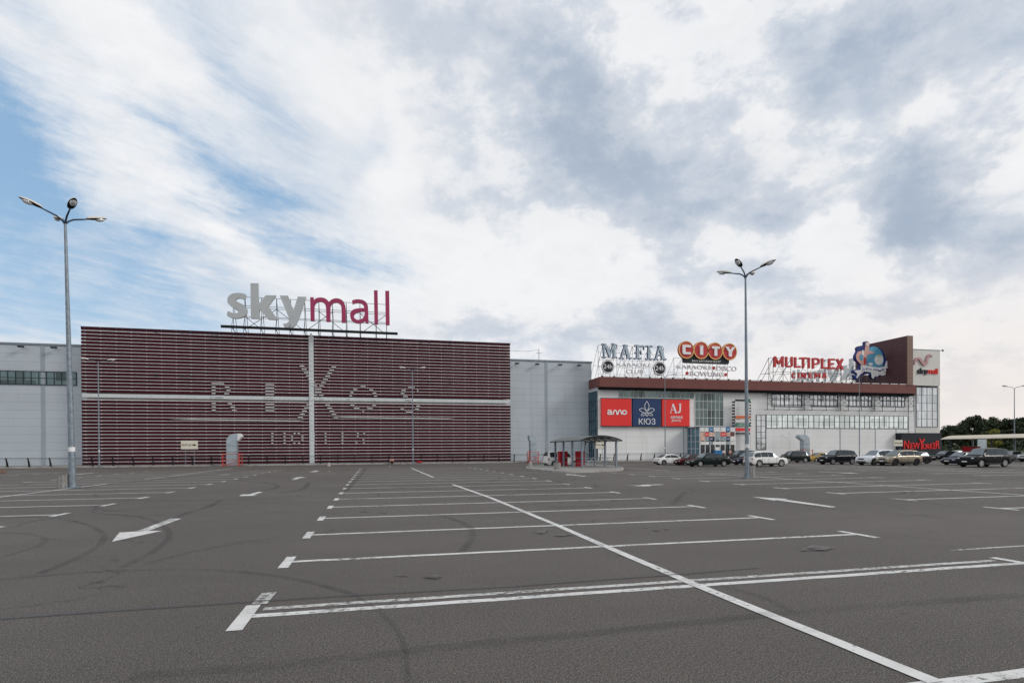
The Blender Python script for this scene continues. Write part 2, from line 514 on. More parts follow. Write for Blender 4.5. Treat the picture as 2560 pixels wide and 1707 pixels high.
def thing(name, loc, label, cat, group=None, rz=0.0):
    o = bpy.data.objects.new(name, None)
    o.empty_display_size = .3
    COL.objects.link(o)
    o.location = loc; o.rotation_euler = (0, 0, rz)
    return tag(o, label, cat, group)


def structure(mb, name, mats, **k):
    o = mb.build(name, mats, **k)
    o['kind'] = 'structure'
    return o


def copy_tree(o, parent=None):
    c = o.copy(); COL.objects.link(c)
    if parent is not None: c.parent = parent
    for ch in list(o.children): copy_tree(ch, c)
    return c


def wall_fn(Y):                       # plane facing the viewer: depth grows towards the viewer
    return lambda a, b, d: (a, Y - d, b)


def px_poly(pts, conv, Y):
    return [F(*conv(x, y), Y) for x, y in pts]


def text_tris(s, weight=0.0, shear=0.0):
    c = bpy.data.curves.new('lettering', 'FONT')
    c.body = s; c.offset = weight; c.shear = shear; c.resolution_u = 3
    o = bpy.data.objects.new('lettering', c)
    COL.objects.link(o)
    bpy.context.view_layer.update()
    me = bpy.data.meshes.new_from_object(o.evaluated_get(bpy.context.evaluated_depsgraph_get()))
    vs = [v.co.copy() for v in me.vertices]
    fs = [tuple(p.vertices) for p in me.polygons]
    bpy.data.objects.remove(o); bpy.data.curves.remove(c); bpy.data.meshes.remove(me)
    return vs, fs


def add_text(mb, s, x0, x1, z0, z1, fn, d0, d1, mi=0, weight=0.0, shear=0.0):
    """raised lettering filling the rectangle x0..x1, z0..z1"""
    vs, fs = text_tris(s, weight, shear)
    ax, bx = min(v.x for v in vs), max(v.x for v in vs)
    ay, by = min(v.y for v in vs), max(v.y for v in vs)
    pt = lambda v: (x0 + (v.x - ax) / (bx - ax) * (x1 - x0), z0 + (v.y - ay) / max(by - ay, 1e-6) * (z1 - z0))
    n = len(vs)
    out = [fn(*pt(v), d1) for v in vs] + [fn(*pt(v), d0) for v in vs]
    ed = {}
    for f in fs:
        for i in range(len(f)):
            e = (f[i], f[(i + 1) % len(f)])
            ed[e] = 1
    ff = list(fs)
    for (a, b) in ed:
        if (b, a) not in ed: ff.append((a, b, b + n, a + n))
    mb.add(out, ff, mi)


def stroke2(pts, w):
    """outline of a flat stroke of width w along 2d points"""
    L, Rr = [], []
    for i, p in enumerate(pts):
        a, b = Vector(pts[max(i - 1, 0)]), Vector(pts[min(i + 1, len(pts) - 1)])
        t = (b - a); t = t.normalized() if t.length else Vector((1, 0))
        nn = Vector((-t.y, t.x)) * (w[i] if isinstance(w, (list, tuple)) else w) * .5
        L.append((p[0] + nn.x, p[1] + nn.y)); Rr.append((p[0] - nn.x, p[1] - nn.y))
    return L + Rr[::-1]


def smooth2(pts, k=4, closed=False):
    out = []
    n = len(pts)
    for i in range(n if closed else n - 1):
        g = lambda j: pts[j % n] if closed else pts[min(max(j, 0), n - 1)]
        p0, p1, p2, p3 = g(i - 1), g(i), g(i + 1), g(i + 2)
        for s in range(k):
            t = s / k
            out.append(tuple(.5 * ((2 * p1[j]) + (-p0[j] + p2[j]) * t + (2 * p0[j] - 5 * p1[j] + 4 * p2[j] - p3[j]) * t * t + (-p0[j] + 3 * p1[j] - 3 * p2[j] + p3[j]) * t ** 3) for j in (0, 1)))
    if not closed: out.append(pts[-1])
    return out


def circ(cx, cy, r, n=28, ry=None):
    return [(cx + r * math.cos(2 * math.pi * i / n), cy + (ry or r) * math.sin(2 * math.pi * i / n)) for i in range(n)]


# ------------------------------------------------------------------ ground, markings, pavement
g = MB()
g.add([(-1500, -300, 0), (1500, -300, 0), (1500, 2500, 0), (-1500, 2500, 0)], [(0, 1, 2, 3)])
structure(g, 'parking_lot', 'asphalt')
M1 = lambda x, y: (x / 1.8375, 1140 + y / 1.8375)
M2 = lambda x, y: (1280 + x / 1.8375, 1140 + y / 1.8375)
rnd = random.Random(3)


def strip(mb, pts, w, z, wob=0.0):
    """flat ribbon on the ground through surveyed points"""
    P = [Vector((p[0], p[1])) for p in pts]
    if wob:
        Q = []
        for a, b in zip(P[:-1], P[1:]):
            k = max(2, int((b - a).length / .5))
            for i in range(k): Q.append(a.lerp(b, i / k) + Vector((rnd.uniform(-wob, wob), rnd.uniform(-wob, wob))))
        P = Q + [P[-1]]
    vs, fs = [], []
    for i, p in enumerate(P):
        t = (P[min(i + 1, len(P) - 1)] - P[max(i - 1, 0)]).normalized()
        n = Vector((-t.y, t.x)) * w * .5
        vs += [(p.x + n.x, p.y + n.y, z), (p.x - n.x, p.y - n.y, z)]
    for i in range(len(P) - 1): fs.append((2 * i, 2 * i + 1, 2 * i + 3, 2 * i + 2))
    mb.add(vs, fs)


def sv(conv, *pts): return [G(*conv(*p)).xy for p in pts]


ln, caps, spine = MB(), MB(), MB()
rowY = [7.3 + 3.34 * k for k in range(-1, 18)]
for b, cx in ((-2, -36.4), (-1, -16.05), (0, 4.1), (1, 25.6), (2, 47.0), (3, 68.5)):
    l, r = cx - 6.25, cx + 6.45
    if b == 0: l, r = -1.5, 10.6
    for k, Y in enumerate(rowY):
        if k == 0: Y = G(*M2(2150, 1012)).y
        if b == 0 and Y > 66: continue
        if b == 1 and 45 < Y < 70 and cx > 20: continue
        yy = Y + rnd.uniform(-.06, .06)
        strip(ln, [(l, yy - .0), (cx - .1, yy), (cx + .1, yy), (r, yy + .0)], .15, .003, .012)
        for e in (l, r): strip(caps, [(e, yy - .55), (e, yy + .5)], .17, .0065)
    if b == 0:
        strip(spine, sv(M2, (1950, 1042), (1480, 850), (840, 590), (430, 415), (200, 315), (0, 232)) + sv(M1, (2250, 190), (2080, 130)), .17, .0095, .006)
        strip(spine, sv(M1, (1990, 97), (1890, 55)), .17, .0095)
    else:
        strip(spine, [(cx, 10), (cx, 40)], .16, .0095, .01)
        strip(spine, [(cx, 46), (cx, 72)], .16, .0095, .01)
structure(ln, 'parking_lines', 'paint')
structure(caps, 'parking_line_ends', 'paint')
structure(spine, 'parking_row_lines', 'paint')
old = MB()
strip(old, [(-1.35, 7.56), (10.4, 7.56)], .13, .004, .008)
strip(old, [(10.6, 8.5), (19, 8.7)], .08, .004, .02)
strip(old, [(-1.42, 8.4), (-1.44, 7.8)], .19, .0085)
for i in range(26):                               # half worn lines further out
    x, y = rnd.uniform(-60, 60), rnd.uniform(36, 78)
    if rnd.random() < .75: strip(old, [(x, y), (x + rnd.uniform(1.5, 5), y + rnd.uniform(-.1, .1))], .14, .0045)
    else: strip(old, [(x, y), (x + .1, y + 2.5)], .14, .0045)
structure(old, 'worn_parking_lines', 'paint_old')


def arrow(mb, loops, z=.006):
    for l in loops:
        P = [Vector((p.x, p.y, 0)) for p in l]
        tri = tessellate_polygon([P])
        mb.add([(p.x, p.y, z) for p in P], [tuple(t) for t in tri])


ar = MB()
arrow(ar, [sv(M1, (515, 393), (745, 343), (682, 343), (832, 287), (785, 286), (628, 346), (548, 350)),
           sv(M1, (1097, 183), (1180, 181.5), (1163, 177.5), (1210, 164.5), (1187, 163.5), (1146, 175), (1112, 176)),
           sv(M2, (1103, 187), (1210, 205), (1208, 201), (1470, 236), (1489, 233), (1258, 199.5), (1262, 196)),
           sv(M2, (512, 131.5), (588, 133.5), (600, 131.5), (690, 129), (700, 130.5), (630, 133.5), (640, 137), (560, 138), (590, 135))])


def arrow_at(x, y, d, s=1.0):
    P = [(0, 2.1), (.55, .6), (.14, .6), (.14, -2.1), (-.14, -2.1), (-.14, .6), (-.55, .6)]
    arrow(ar, [[Vector((x + p[0] * s, y + p[1] * s * d)) for p in (P if d > 0 else P[::-1])]])


for x, y, d in ((-5.4, 43.5, 1), (-5.6, 58, -1), (14.9, 41, 1), (15.2, 55, -1), (-26, 40, 1), (36, 38, -1), (57, 34, 1), (57.5, 52, -1), (-26, 60, -1)):
    arrow_at(x, y, d)
structure(ar, 'direction_arrows', 'paint')

ru, rs, sm, stn = MB(), MB(), MB(), MB()


def curve(mb, conv, pts, w, z, k=6, wob=.01):
    P = [G(*conv(*p)).xy for p in pts]
    strip(mb, smooth2([tuple(p) for p in P], k), w, z, 0)


curve(ru, M1, [(60, 278), (250, 285), (400, 315), (475, 360), (452, 412), (330, 480), (180, 540)], .13, .016)
curve(ru, M1, [(450, 262), (640, 280), (745, 320), (778, 365), (715, 432), (560, 512)], .14, .017)
curve(ru, M1, [(0, 568), (250, 545), (500, 528), (850, 522), (1150, 536), (1400, 575), (1640, 640)], .10, .018)
curve(ru, M1, [(740, 312), (860, 262), (960, 232), (1015, 203)], .22, .019)
curve(ru, M1, [(480, 200), (800, 205), (1000, 202), (1300, 196), (1590, 186)], .16, .0165)
curve(ru, M1, [(1590, 160), (1625, 120), (1660, 85), (1680, 55)], .30, .0155)
curve(ru, M1, [(1640, 648), (1720, 700), (1790, 760), (1840, 830), (1862, 900), (1880, 1035)], .05, .0185)
curve(ru, M1, [(2000, 268), (2110, 300), (2170, 340), (2160, 390), (2120, 440)], .16, .0175)
curve(ru, M1, [(1090, 112), (1180, 118), (1260, 130), (1270, 145), (1190, 163)], .25, .0157)
curve(ru, M1, [(360, 148), (620, 118), (850, 95), (1060, 72), (1200, 55)], .5, .0158)
curve(ru, M1, [(1300, 170), (1390, 152), (1420, 120)], .3, .0163)
curve(ru, M1, [(470, 95), (560, 102), (700, 100), (800, 88)], .35, .0152)
curve(ru, M2, [(960, 595), (1150, 648), (1240, 690), (1315, 728)], .06, .0182)
curve(ru, M2, [(735, 222), (765, 195), (795, 165)], .22, .0169)
curve(ru, M2, [(150, 128), (240, 130), (230, 120), (160, 108)], .3, .0167)
curve(ru, M2, [(0, 160), (400, 158), (800, 152), (1200, 144), (1700, 126)], .16, .0166)
curve(ru, M2, [(60, 45), (300, 62), (600, 70), (900, 72)], .4, .0151)
for i in range(16):
    x, y = rnd.uniform(-14, 26), rnd.uniform(10, 48)
    a = rnd.choice((0, 1.57, 3.14)) + rnd.uniform(-.5, .5); L = rnd.uniform(4, 9); bend = rnd.uniform(-.22, .22)
    P = []
    for k in range(12):
        P.append((x, y)); x += math.cos(a) * L / 11; y += math.sin(a) * L / 11; a += bend
    strip(ru, P, .12, .0190 + i * 2e-5)
    strip(ru, [(p[0] + 1.5 * math.sin(a), p[1] - 1.5 * math.cos(a)) for p in P], .10, .0194 + i * 2e-5)
structure(ru, 'tyre_marks', 'rubber')
curve(rs, M1, [(600, 1012), (1000, 985), (1350, 958), (1900, 895), (2352, 850)], .2, .014)
curve(rs, M2, [(0, 850), (400, 812), (800, 770), (1300, 718), (1800, 680), (2352, 640)], .2, .0142)
for i in range(60):
    x, y = rnd.uniform(-25, 45), rnd.uniform(9, 60)
    a = rnd.uniform(0, math.pi); L = rnd.uniform(4, 12); bend = rnd.uniform(-.35, .35)
    P = []
    for k in range(9):
        P.append((x, y)); x += math.cos(a) * L / 8; y += math.sin(a) * L / 8; a += bend
    strip(rs, P, rnd.uniform(.1, .2), .0125 + i * 5e-5)
structure(rs, 'faint_tyre_marks', 'rubber_soft')
strip(sm, sv(M1, (0, 750), (500, 714), (1000, 681), (1500, 648), (2352, 600)) + sv(M2, (400, 570), (750, 546), (1140, 513)), .04, .0195, .004)
strip(sm, sv(M1, (480, 200), (1000, 202), (1560, 189)), .05, .0198, .012)
structure(sm, 'bitumen_seam', 'seam')


def blot(mb, conv, cx, cy, rx, ry, z, n=26):
    c = conv(cx, cy)
    P = []
    for i in range(n):
        a = 2 * math.pi * i / n
        k = rnd.uniform(.55, 1.1)
        P.append(G(*conv(cx + rx * k * math.cos(a), cy + ry * k * math.sin(a))))
    o = G(*c)
    mb.add([(o.x, o.y, z)] + [(p.x, p.y, z) for p in P], [(0, i + 1, (i + 1) % n + 1) for i in range(n)])


for a in ((135, 352, 30, 8), (150, 345, 18, 4), (230, 366, 40, 5), (265, 363, 20, 4), (1420, 425, 85, 12), (1380, 432, 60, 8)):
    blot(stn, M2, *a, .0205 + .0004 * len(stn.v) / 27)
blot(stn, M1, 1990, 558, 45, 10, .024)
blot(stn, M1, 1850, 552, 40, 5, .0245)
for i in range(40):                               # drips where cars stood
    cx, k = rnd.choice((4.1, 4.1, -16.05, 25.6)), rnd.randrange(1, 15)
    x, y = cx + rnd.choice((-3.2, 3.2)) + rnd.uniform(-1, 1), 7.3 + 3.34 * (k + .5) + rnd.uniform(-.5, .5)
    for j in range(rnd.randrange(1, 4)):
        rr = rnd.uniform(.03, .11); o = (x + rnd.uniform(-.4, .4), y + rnd.uniform(-.3, .3))
        stn.add([(o[0], o[1], .0255 + i * 1e-4 + j * 3e-5)] + [(o[0] + rr * rnd.uniform(.6, 1.2) * math.cos(a * .5236), o[1] + rr * rnd.uniform(.6, 1.2) * math.sin(a * .5236), .0255 + i * 1e-4 + j * 3e-5) for a in range(12)], [(0, a + 1, (a + 1) % 12 + 1) for a in range(12)])
structure(stn, 'oil_stains', 'stain')

KY = 84.0                                        # kerb line in front of the mall
kb = MB()
x = -140.0
while x < 118:
    L = rnd.uniform(.96, 1.0)
    dz = rnd.uniform(-.015, .015)
    kb.box(x, x + L, KY + rnd.uniform(-.01, .01), KY + .18, -.05, .17 + dz)
    x += 1.005
structure(kb, 'kerb', 'concrete_lt')
pv = MB()
pv.box(-140, 118, KY + .18, 100, -.05, .14)
structure(pv, 'pavement', 'pave')
gr = MB()
n = 60
vs = []
for i in range(n + 1):
    for j in range(7):
        x = 60 + i * 5.5; y = 128 + j * 22
        h = 0 if j == 0 else 2.2 * math.sin(min(1, j / 3) * 1.57) + rnd.uniform(-.3, .3)
        vs.append((x, y, h + .006 * (j == 0)))
gr.add(vs, [(i * 7 + j, (i + 1) * 7 + j, (i + 1) * 7 + j + 1, i * 7 + j + 1) for i in range(n) for j in range(6)])
structure(gr, 'grass_bank', 'grass', smooth=True)

# ------------------------------------------------------------------ buildings
B1 = lambda x, y: (x / 3.409, 780 + y / 3.409)
B3 = lambda x, y: (400 + x / 4.704, 880 + y / 4.704)
B4 = lambda x, y: (880 + x / 4.126, 820 + y / 4.126)
B5 = lambda x, y: (1280 + x / 4.356, 840 + y / 4.356)
B6 = lambda x, y: (1660 + x / 4.126, 820 + y / 4.126)
B7 = lambda x, y: (2060 + x / 4.126, 820 + y / 4.126)
ET = lambda x, y: (1720 + x / 8.4, 960 + y / 8.4)
TW = lambda x, y: (2120 + x / 8.4, 820 + y / 8.4)
YH, YS, YR = 92.5, 90.8, 88.6


def window(parent, x0, x1, z0, z1, Y, cols, rows, fmat, gmat, fw=.07, sub=None):
    """glazing set in the wall plane Y: frame part with the panes as its sub-part"""
    fr = MB()
    fr.box(x0, x1, Y - .10, Y + .02, z0, z0 + fw); fr.box(x0, x1, Y - .10, Y + .02, z1 - fw, z1)
    fr.box(x0, x0 + fw, Y - .10, Y + .02, z0 + fw, z1 - fw); fr.box(x1 - fw, x1, Y - .10, Y + .02, z0 + fw, z1 - fw)
    for i in range(1, cols):
        x = x0 + (x1 - x0) * i / cols
        fr.box(x - fw * .4, x + fw * .4, Y - .09, Y + .02, z0 + fw, z1 - fw)
    for j in range(1, rows):
        z = z0 + (z1 - z0) * j / rows
        for i in range(cols):
            xa = x0 + (x1 - x0) * i / cols + (fw if i == 0 else fw * .4); xb = x0 + (x1 - x0) * (i + 1) / cols - (fw if i == cols - 1 else fw * .4)
            fr.box(xa, xb, Y - .085, Y + .02, z - fw * .4, z + fw * .4)
    w = fr.build('window', fmat, parent)
    p = MB()
    for i in range(cols):
        for j in range(rows):
            xa, xb = x0 + (x1 - x0) * i / cols, x0 + (x1 - x0) * (i + 1) / cols
            za, zb = z0 + (z1 - z0) * j / rows, z0 + (z1 - z0) * (j + 1) / rows
            t = [rnd.uniform(-.012, .012) for _ in range(4)]
            p.add([(xa, Y - .03 + t[0], za), (xb, Y - .03 + t[1], za), (xb, Y - .03 + t[2], zb), (xa, Y - .03 + t[3], zb)], [(0, 1, 2, 3)])
    p.build('pane', gmat, w, fix=False)
    return w


def floodlight(parent, x, Y, z):
    m = MB()
    m.bar((x, Y, z), (x, Y - .55, z + .05), .03)
    m.box(x - .32, x + .32, Y - .95, Y - .5, z - .10, z + .12)
    m.build('floodlight', 'steel_dk', parent)


# --- long grey hall
xh1 = F(1479, 1000, YH)[0]
hall = thing('shopping_hall', (-30, YH, 0), 'long grey metal clad hall behind the striped facade, visible on both its sides', 'building')
hz = F(1400, 909, YH)[1]
w = MB(); w.box(-150, xh1, YH, 170, -.1, 16.9); w.build('wall', 'grey_panel', hall)
rf = MB(); rf.box(-150.1, xh1 + .1, YH - .12, 170.1, 16.9, 17.15); rf.build('roof_edge', 'steel', hall)
for u, vv in ((108.5, 1000), (1366, 1000)):
    x = F(u, vv, YH)[0]
    d = MB(); d.box(x - .22, x + .22, YH - .06, YH + .01, 0, 16.89); d.build('wall_joint', 'joint', hall)
for u in (60, 142, 1290, 1340, 1397, 1444):
    floodlight(hall, F(u, 909, YH)[0], YH, 16.3 if u > 1000 else 16.5)
x0, z1 = F(-60, 924, YH); x1, z0 = F(192.5, 964, YH)
window(hall, x0, x1, z0, z1, YH, 13, 2, 'steel_dk', 'glass_green', .10)

# --- striped block
xs0, xs1 = F(204, 1000, YS)[0], F(1276, 1000, YS)[0]
zs1 = F(740, 838, YS)[1]
sb = thing('striped_building', ((xs0 + xs1) / 2, YS, 0), 'big block clad in burgundy horizontal slats with pale gaps', 'building')
w = MB(); w.box(xs0 + .35, xs1 - .35, YS + .6, 150, -.1, zs1 - .35); w.build('wall', 'slat_gap', sb)
zb0, zb1 = F(740, 1000, YS)[1], F(740, 991.5, YS)[1]
xv0, xv1 = F(773, 1000, YS)[0], F(785, 1000, YS)[0]
N = 40
pitch = (zs1 - .1) / N
rows = []
sl_, gp = MB(), MB()
for i in range(N):
    za = .18 + i * pitch
    zt = za + pitch * .745
    if za < zb1 + .05 and zt > zb0 - .05: continue
    rows.append((za, zt))
    for a, b in ((xs0, xv0 - .02), (xv1 + .02, xs1)):
        # louver leaning out at the foot
        vs = [(x, y, z) for x in (a, b) for (y, z) in ((YS - .04, za), (YS + .12, za + .03), (YS + .18, zt), (YS - .01, zt))]
        sl_.add(vs, [(0, 1, 2, 3), (7, 6, 5, 4), (0, 3, 7, 4), (1, 5, 6, 2), (0, 4, 5, 1), (3, 2, 6, 7)])
    if i < N - 1:
        gp.box(xs0 + .1, xv0 - .05, YS - .005, YS + .3, zt + .02, zt + pitch * .235)
        gp.box(xv1 + .05, xs1 - .1, YS - .005, YS + .3, zt + .02, zt + pitch * .235)
sl_.build('slats', 'maroon', sb)
gp.build('slat_backing', 'slat_gap', sb)
br = MB()
x = xs0 + .5
while x < xs1:
    for (za, zt) in rows:
        br.box(x - .05, x + .05, YS - .03, YS + .04, zt - .03, zt + .10)
    x += 1.9
br.build('slat_brackets', 'white', sb)
bd = MB()
for a, b in ((xs0 + .05, xv0 - .05), (xv1 + .05, xs1 - .05)): bd.box(a, b, YS, YS + .3, zb0, zb1)
bd.build('pale_band', 'band', sb)
vsx = MB(); vsx.box(xv0, xv1, YS - .12, YS + .3, .1, zs1 - .1)
for k in range(26): vsx.box(xv0 + .2, xv1 - .2, YS - .16, YS - .12, .5 + k * .75, .95 + k * .75)
vsx.build('pale_pilaster', 'band', sb)
cp = MB(); cp.box(xs0 - .05, xs1 + .05, YS - .1, YS + .5, zs1, zs1 + .07); cp.build('roof_edge', 'maroon', sb)
lt_ = MB()
for u, vv in ((60, 0),):
    pass
for cx_, cy_ in ((1340, 178), (1555, 185), (1640, 188), (1850, 195), (1345, 545), (1560, 550), (1645, 551), (1855, 556)):
    xx, zz = F(*B1(cx_, cy_), YS)
    m = MB(); m.bar((xx, YS - .05, zz), (xx, YS - .7, zz + .05), .03); m.box(xx - .16, xx + .16, YS - .95, YS - .65, zz - .08, zz + .1)
    m.build('floodlight', 'black', sb)
for cx_, cy_ in ((485, 145), (705, 155), (793, 158), (1010, 165), (488, 555), (708, 560), (797, 562), (1013, 568)):
    xx, zz = F(*B4(cx_, cy_), YS)
    m = MB(); m.bar((xx, YS - .05, zz), (xx, YS - .7, zz + .05), .03); m.box(xx - .16, xx + .16, YS - .95, YS - .65, zz - .08, zz + .1)
    m.build('floodlight', 'black', sb)


def dashed(parent, s, u0, v0, u1, v1, weight=0.0):
    """big lettering broken into a white dash on every slat"""
    X0, Z1 = F(u0, v0, YS); X1, Z0 = F(u1, v1, YS)
    if s == '_': spans = None
    else:
        vs, fs = text_tris(s, weight)
        ax, bx = min(v.x for v in vs), max(v.x for v in vs)
        ay, by = min(v.y for v in vs), max(v.y for v in vs)
        V = [(X0 + (v.x - ax) / (bx - ax) * (X1 - X0), Z0 + (v.y - ay) / (by - ay) * (Z1 - Z0)) for v in vs]
    m = MB()
    for (za, zt) in rows + [(zb0, zb0 + .3), (zb0 + .32, zb1)]:
        z = za + (zt - za) * .35
        if not Z0 - .2 <= z <= Z1 + .2: continue
        zq = min(max(z, Z0 + .03), Z1 - .03)
        iv = []
        for f in fs:
            xs = []
            for i in range(len(f)):
                p, q = V[f[i]], V[f[(i + 1) % len(f)]]
                if (p[1] - zq) * (q[1] - zq) < 0: xs.append(p[0] + (q[0] - p[0]) * (zq - p[1]) / (q[1] - p[1]))
            if len(xs) >= 2: iv.append((min(xs), max(xs)))
        iv.sort()
        mg = []
        for a, b in iv:
            if mg and a <= mg[-1][1] + .05: mg[-1][1] = max(mg[-1][1], b)
            else: mg.append([a, b])
        for a, b in mg:
            m.box(a, max(b, a + .25), YS - .19, YS - .09, z - .055, z + .05)
    if m.v: m.build('letter', 'letter_white', parent)


sgn = thing('facade_lettering', (0, YS, 0), 'ghostly white dashed lettering spread across the burgundy slats', 'sign')
dashed(sgn, 'R', 530, 957, 592, 1022, -.012)
dashed(sgn, 'I', 664, 959, 686, 1025, .03)
dashed(sgn, 'X', 744, 912, 846, 1044, -.018)
dashed(sgn, 'O', 871, 964, 945, 1029, -.015)
dashed(sgn, 'S', 1001, 967, 1050, 1031, -.015)
for s, a, b in (('H', 679, 712), ('O', 727, 757), ('T', 771, 797), ('E', 812, 838), ('L', 854, 880), ('S', 889, 913)):
    dashed(sgn, s, a, 1081, b, 1109, -.03)
un = MB()
for (ua, ub) in ((424, 762), (826, 1136)):
    for u, t in ((0, 0),):
        a, za = F(ua, 1048, YS); b, _ = F(ub, 1051, YS)
        zr = [r for r in rows if r[0] > za - .3][0]
        un.add([(a, YS - .2, zr[0] + .16), (b - 1, YS - .2, zr[0] + .02), (b, YS - .2, zr[0] + .10), (a + 3, YS - .2, zr[0] + .24),
                (a, YS - .1, zr[0] + .16), (b - 1, YS - .1, zr[0] + .02), (b, YS - .1, zr[0] + .10), (a + 3, YS - .1, zr[0] + .24)],
               [(0, 1, 2, 3), (7, 6, 5, 4), (0, 4, 5, 1), (1, 5, 6, 2), (2, 6, 7, 3), (3, 7, 4, 0)])
un.build('underline', 'letter_white', sgn)

# --- right wing
xr0 = F(1494.5, 1000, YR)[0]
xr1 = F(2349, 1000, YR)[0]
ZF0, ZF1 = 11.85, 13.9
wing = thing('mall_wing', ((xr0 + xr1) / 2, YR, 0), 'pale mall wing with brown roof fascia, glazing strips and corner tower', 'building')
w = MB(); w.box(xr0, xr1, YR, 165, -.1, ZF0 + .05); w.build('wall', 'white_panel', wing)
xf1 = F(2291, 960, YR - 1)[0]
f_ = MB(); f_.box(xr0 - .05, xf1, YR - 1.0, 164.9, ZF0 + .42, ZF1); f_.build('fascia', 'brown_panel', wing)
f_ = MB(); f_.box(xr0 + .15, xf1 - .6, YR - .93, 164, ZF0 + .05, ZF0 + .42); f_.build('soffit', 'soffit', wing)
lt = MB()
x = xr0 + .6
xb = F(2262, 960, YR)[0]
while x < xb:
    lt.box(x, x + 1.75, YR - .95, YR - .75, ZF1 + .06, ZF1 + .17)
    x += 2.15
lt.build('cornice_light', 'white', wing)
lt = MB(); x = xr0 + .6
while x < xb:
    lt.box(x - .3, x - .1, YR - .98, YR - .7, ZF1, ZF1 + .22)
    x += 2.15
lt.build('cornice_bracket', 'black', wing)
# grey link between hall and wing, with its glass corner facing the hall
lk = MB(); lk.box(xr0 - .02, xr0 + 2, YR + .15, YH - .02, ZF0 + .06, ZF1 - .25); lk.build('corner_panel', 'grey_panel', wing)
gc = MB(); gc.add([(xr0 - .06, YR + .1, .2), (xr0 - .06, YH - .05, .2), (xr0 - .06, YH - .05, ZF0 - .1), (xr0 - .06, YR + .1, ZF0 - .1)], [(0, 1, 2, 3)])
fr = MB()
for k in range(5):
    y = YR + .12 + k * (YH - YR - .25) / 4
    fr.box(xr0 - .14, xr0 - .05, y - .04, y + .04, .2, ZF0 - .1)
for k in range(8):
    z = .25 + k * (ZF0 - .4) / 7
    fr.box(xr0 - .13, xr0 - .05, YR + .17, YH - .2, z - .03, z + .03)
cw = fr.build('corner_window', 'steel_dk', wing); gc.build('pane', 'glass_blue', cw, fix=False)


def win_px(conv, xa, ya, xb_, yb, cols, rws, fm, gm, fw=.07, Y=YR):
    x0, z1 = F(*conv(xa, ya), Y); x1, z0 = F(*conv(xb_, yb), Y)
    z1 = min(z1, ZF0 - .02) if z1 < ZF0 + 1 else z1
    return window(wing, x0, x1, z0, z1, Y, cols, rws, fm, gm, fw)


C8 = lambda x, y: (1460 + x / 4.704, 820 + y / 4.704)
win_px(C8, 405, 722, 1292, 832, 16, 1, 'white', 'glass_green', .06)
win_px(B6, 315, 668, 612, 1012, 7, 4, 'white', 'glass_green', .07)
for ua, ub in ((1929, 2004), (2023.6, 2094), (2113, 2179), (2198, 2262)):
    win_px(lambda x, y: (x, y), ua, 984, ub, 1017, 7, 2, 'steel_dk', 'glass_tower', .10)
x0, z1 = F(1914.5, 1036, YR); x1, z0 = F(2270, 1069.6, YR)
za = F(1914.5, 1070, YR)[1]
window(wing, x0 + .02, x1, za, z1, YR, 28, 2, 'steel_dk', 'glass_mint', .065)
xa, zb_ = F(1890, 1036, YR); zc_ = F(1900, 1124, YR)[1]
window(wing, xa, x0, zc_, zb_, YR, 2, 6, 'steel_dk', 'glass_tower', .08)
dw = MB()
# steel scaffold frame in front of the upper windows
sc_ = MB()
xA, xB = F(1912, 1000, YR)[0], F(2276, 1000, YR)[0]
zA, zB = F(1912, 1024, YR)[1], ZF0 - .1
y_ = YR - .7
for z in (zA, zA + .9, zB - .8, zB):
    sc_.bar((xA, y_, z), (xB, y_, z), .04)
k = 0
for u in (1912, 1929, 1966, 2004, 2023, 2058, 2094, 2113, 2146, 2179, 2198, 2230, 2262, 2276):
    x = F(u, 1000, YR)[0]
    sc_.bar((x, y_, zA - .1), (x, y_, zB), .05)
    sc_.bar((x, YR, zA), (x, y_, zA), .04)
    sc_.bar((x, YR, zB - .4), (x, y_, zB - .1), .04)
for a, b in ((1912, 1929), (2004, 2023), (2094, 2113), (2179, 2198), (2262, 2276)):
    p, q = F(a, 1000, YR)[0], F(b, 1000, YR)[0]
    sc_.bar((p, y_, zA + .9), (q, y_, zB - .8), .03); sc_.bar((q, y_, zA + .9), (p, y_, zB - .8), .03)
for a, b in ((1929, 2004), (2023, 2094), (2113, 2179), (2198, 2262)):
    p, q = F(a, 1000, YR)[0], F(b, 1000, YR)[0]
    for t in range(4):
        xa_, xb_ = p + (q - p) * t / 4, p + (q - p) * (t + 1) / 4
        sc_.bar((xa_, y_ + .05, zB if t % 2 else zB - .9), (xb_, y_ + .05, zB - .9 if t % 2 else zB), .03)
sc_.build('steel_frame', 'steel_dk', wing)
for a, b in ((2006, 2021), (2096, 2110), (2182, 2195)):
    p, q = F(a, 1000, YR)[0], F(b, 1000, YR)[0]
    m = MB(); m.box(p, q, YR - .55, YR - .45, zA + .5, zB - .75); m.build('white_board', 'white', wing)
for u, v0, v1 in ((1709, 1068, 1130), (1806, 1068, 1135), (2100, 1070, 1124), (2012, 1070, 1124), (2188, 1070, 1124), (2240, 1070, 1124), (2271, 990, 1124)):
    x = F(u, v0, YR)[0]
    jb = MB(); jb.box(x - .06, x + .06, YR - .04, YR + .01, .2, F(u, v0, YR)[1]); jb.build('wall_joint', 'steel', wing)

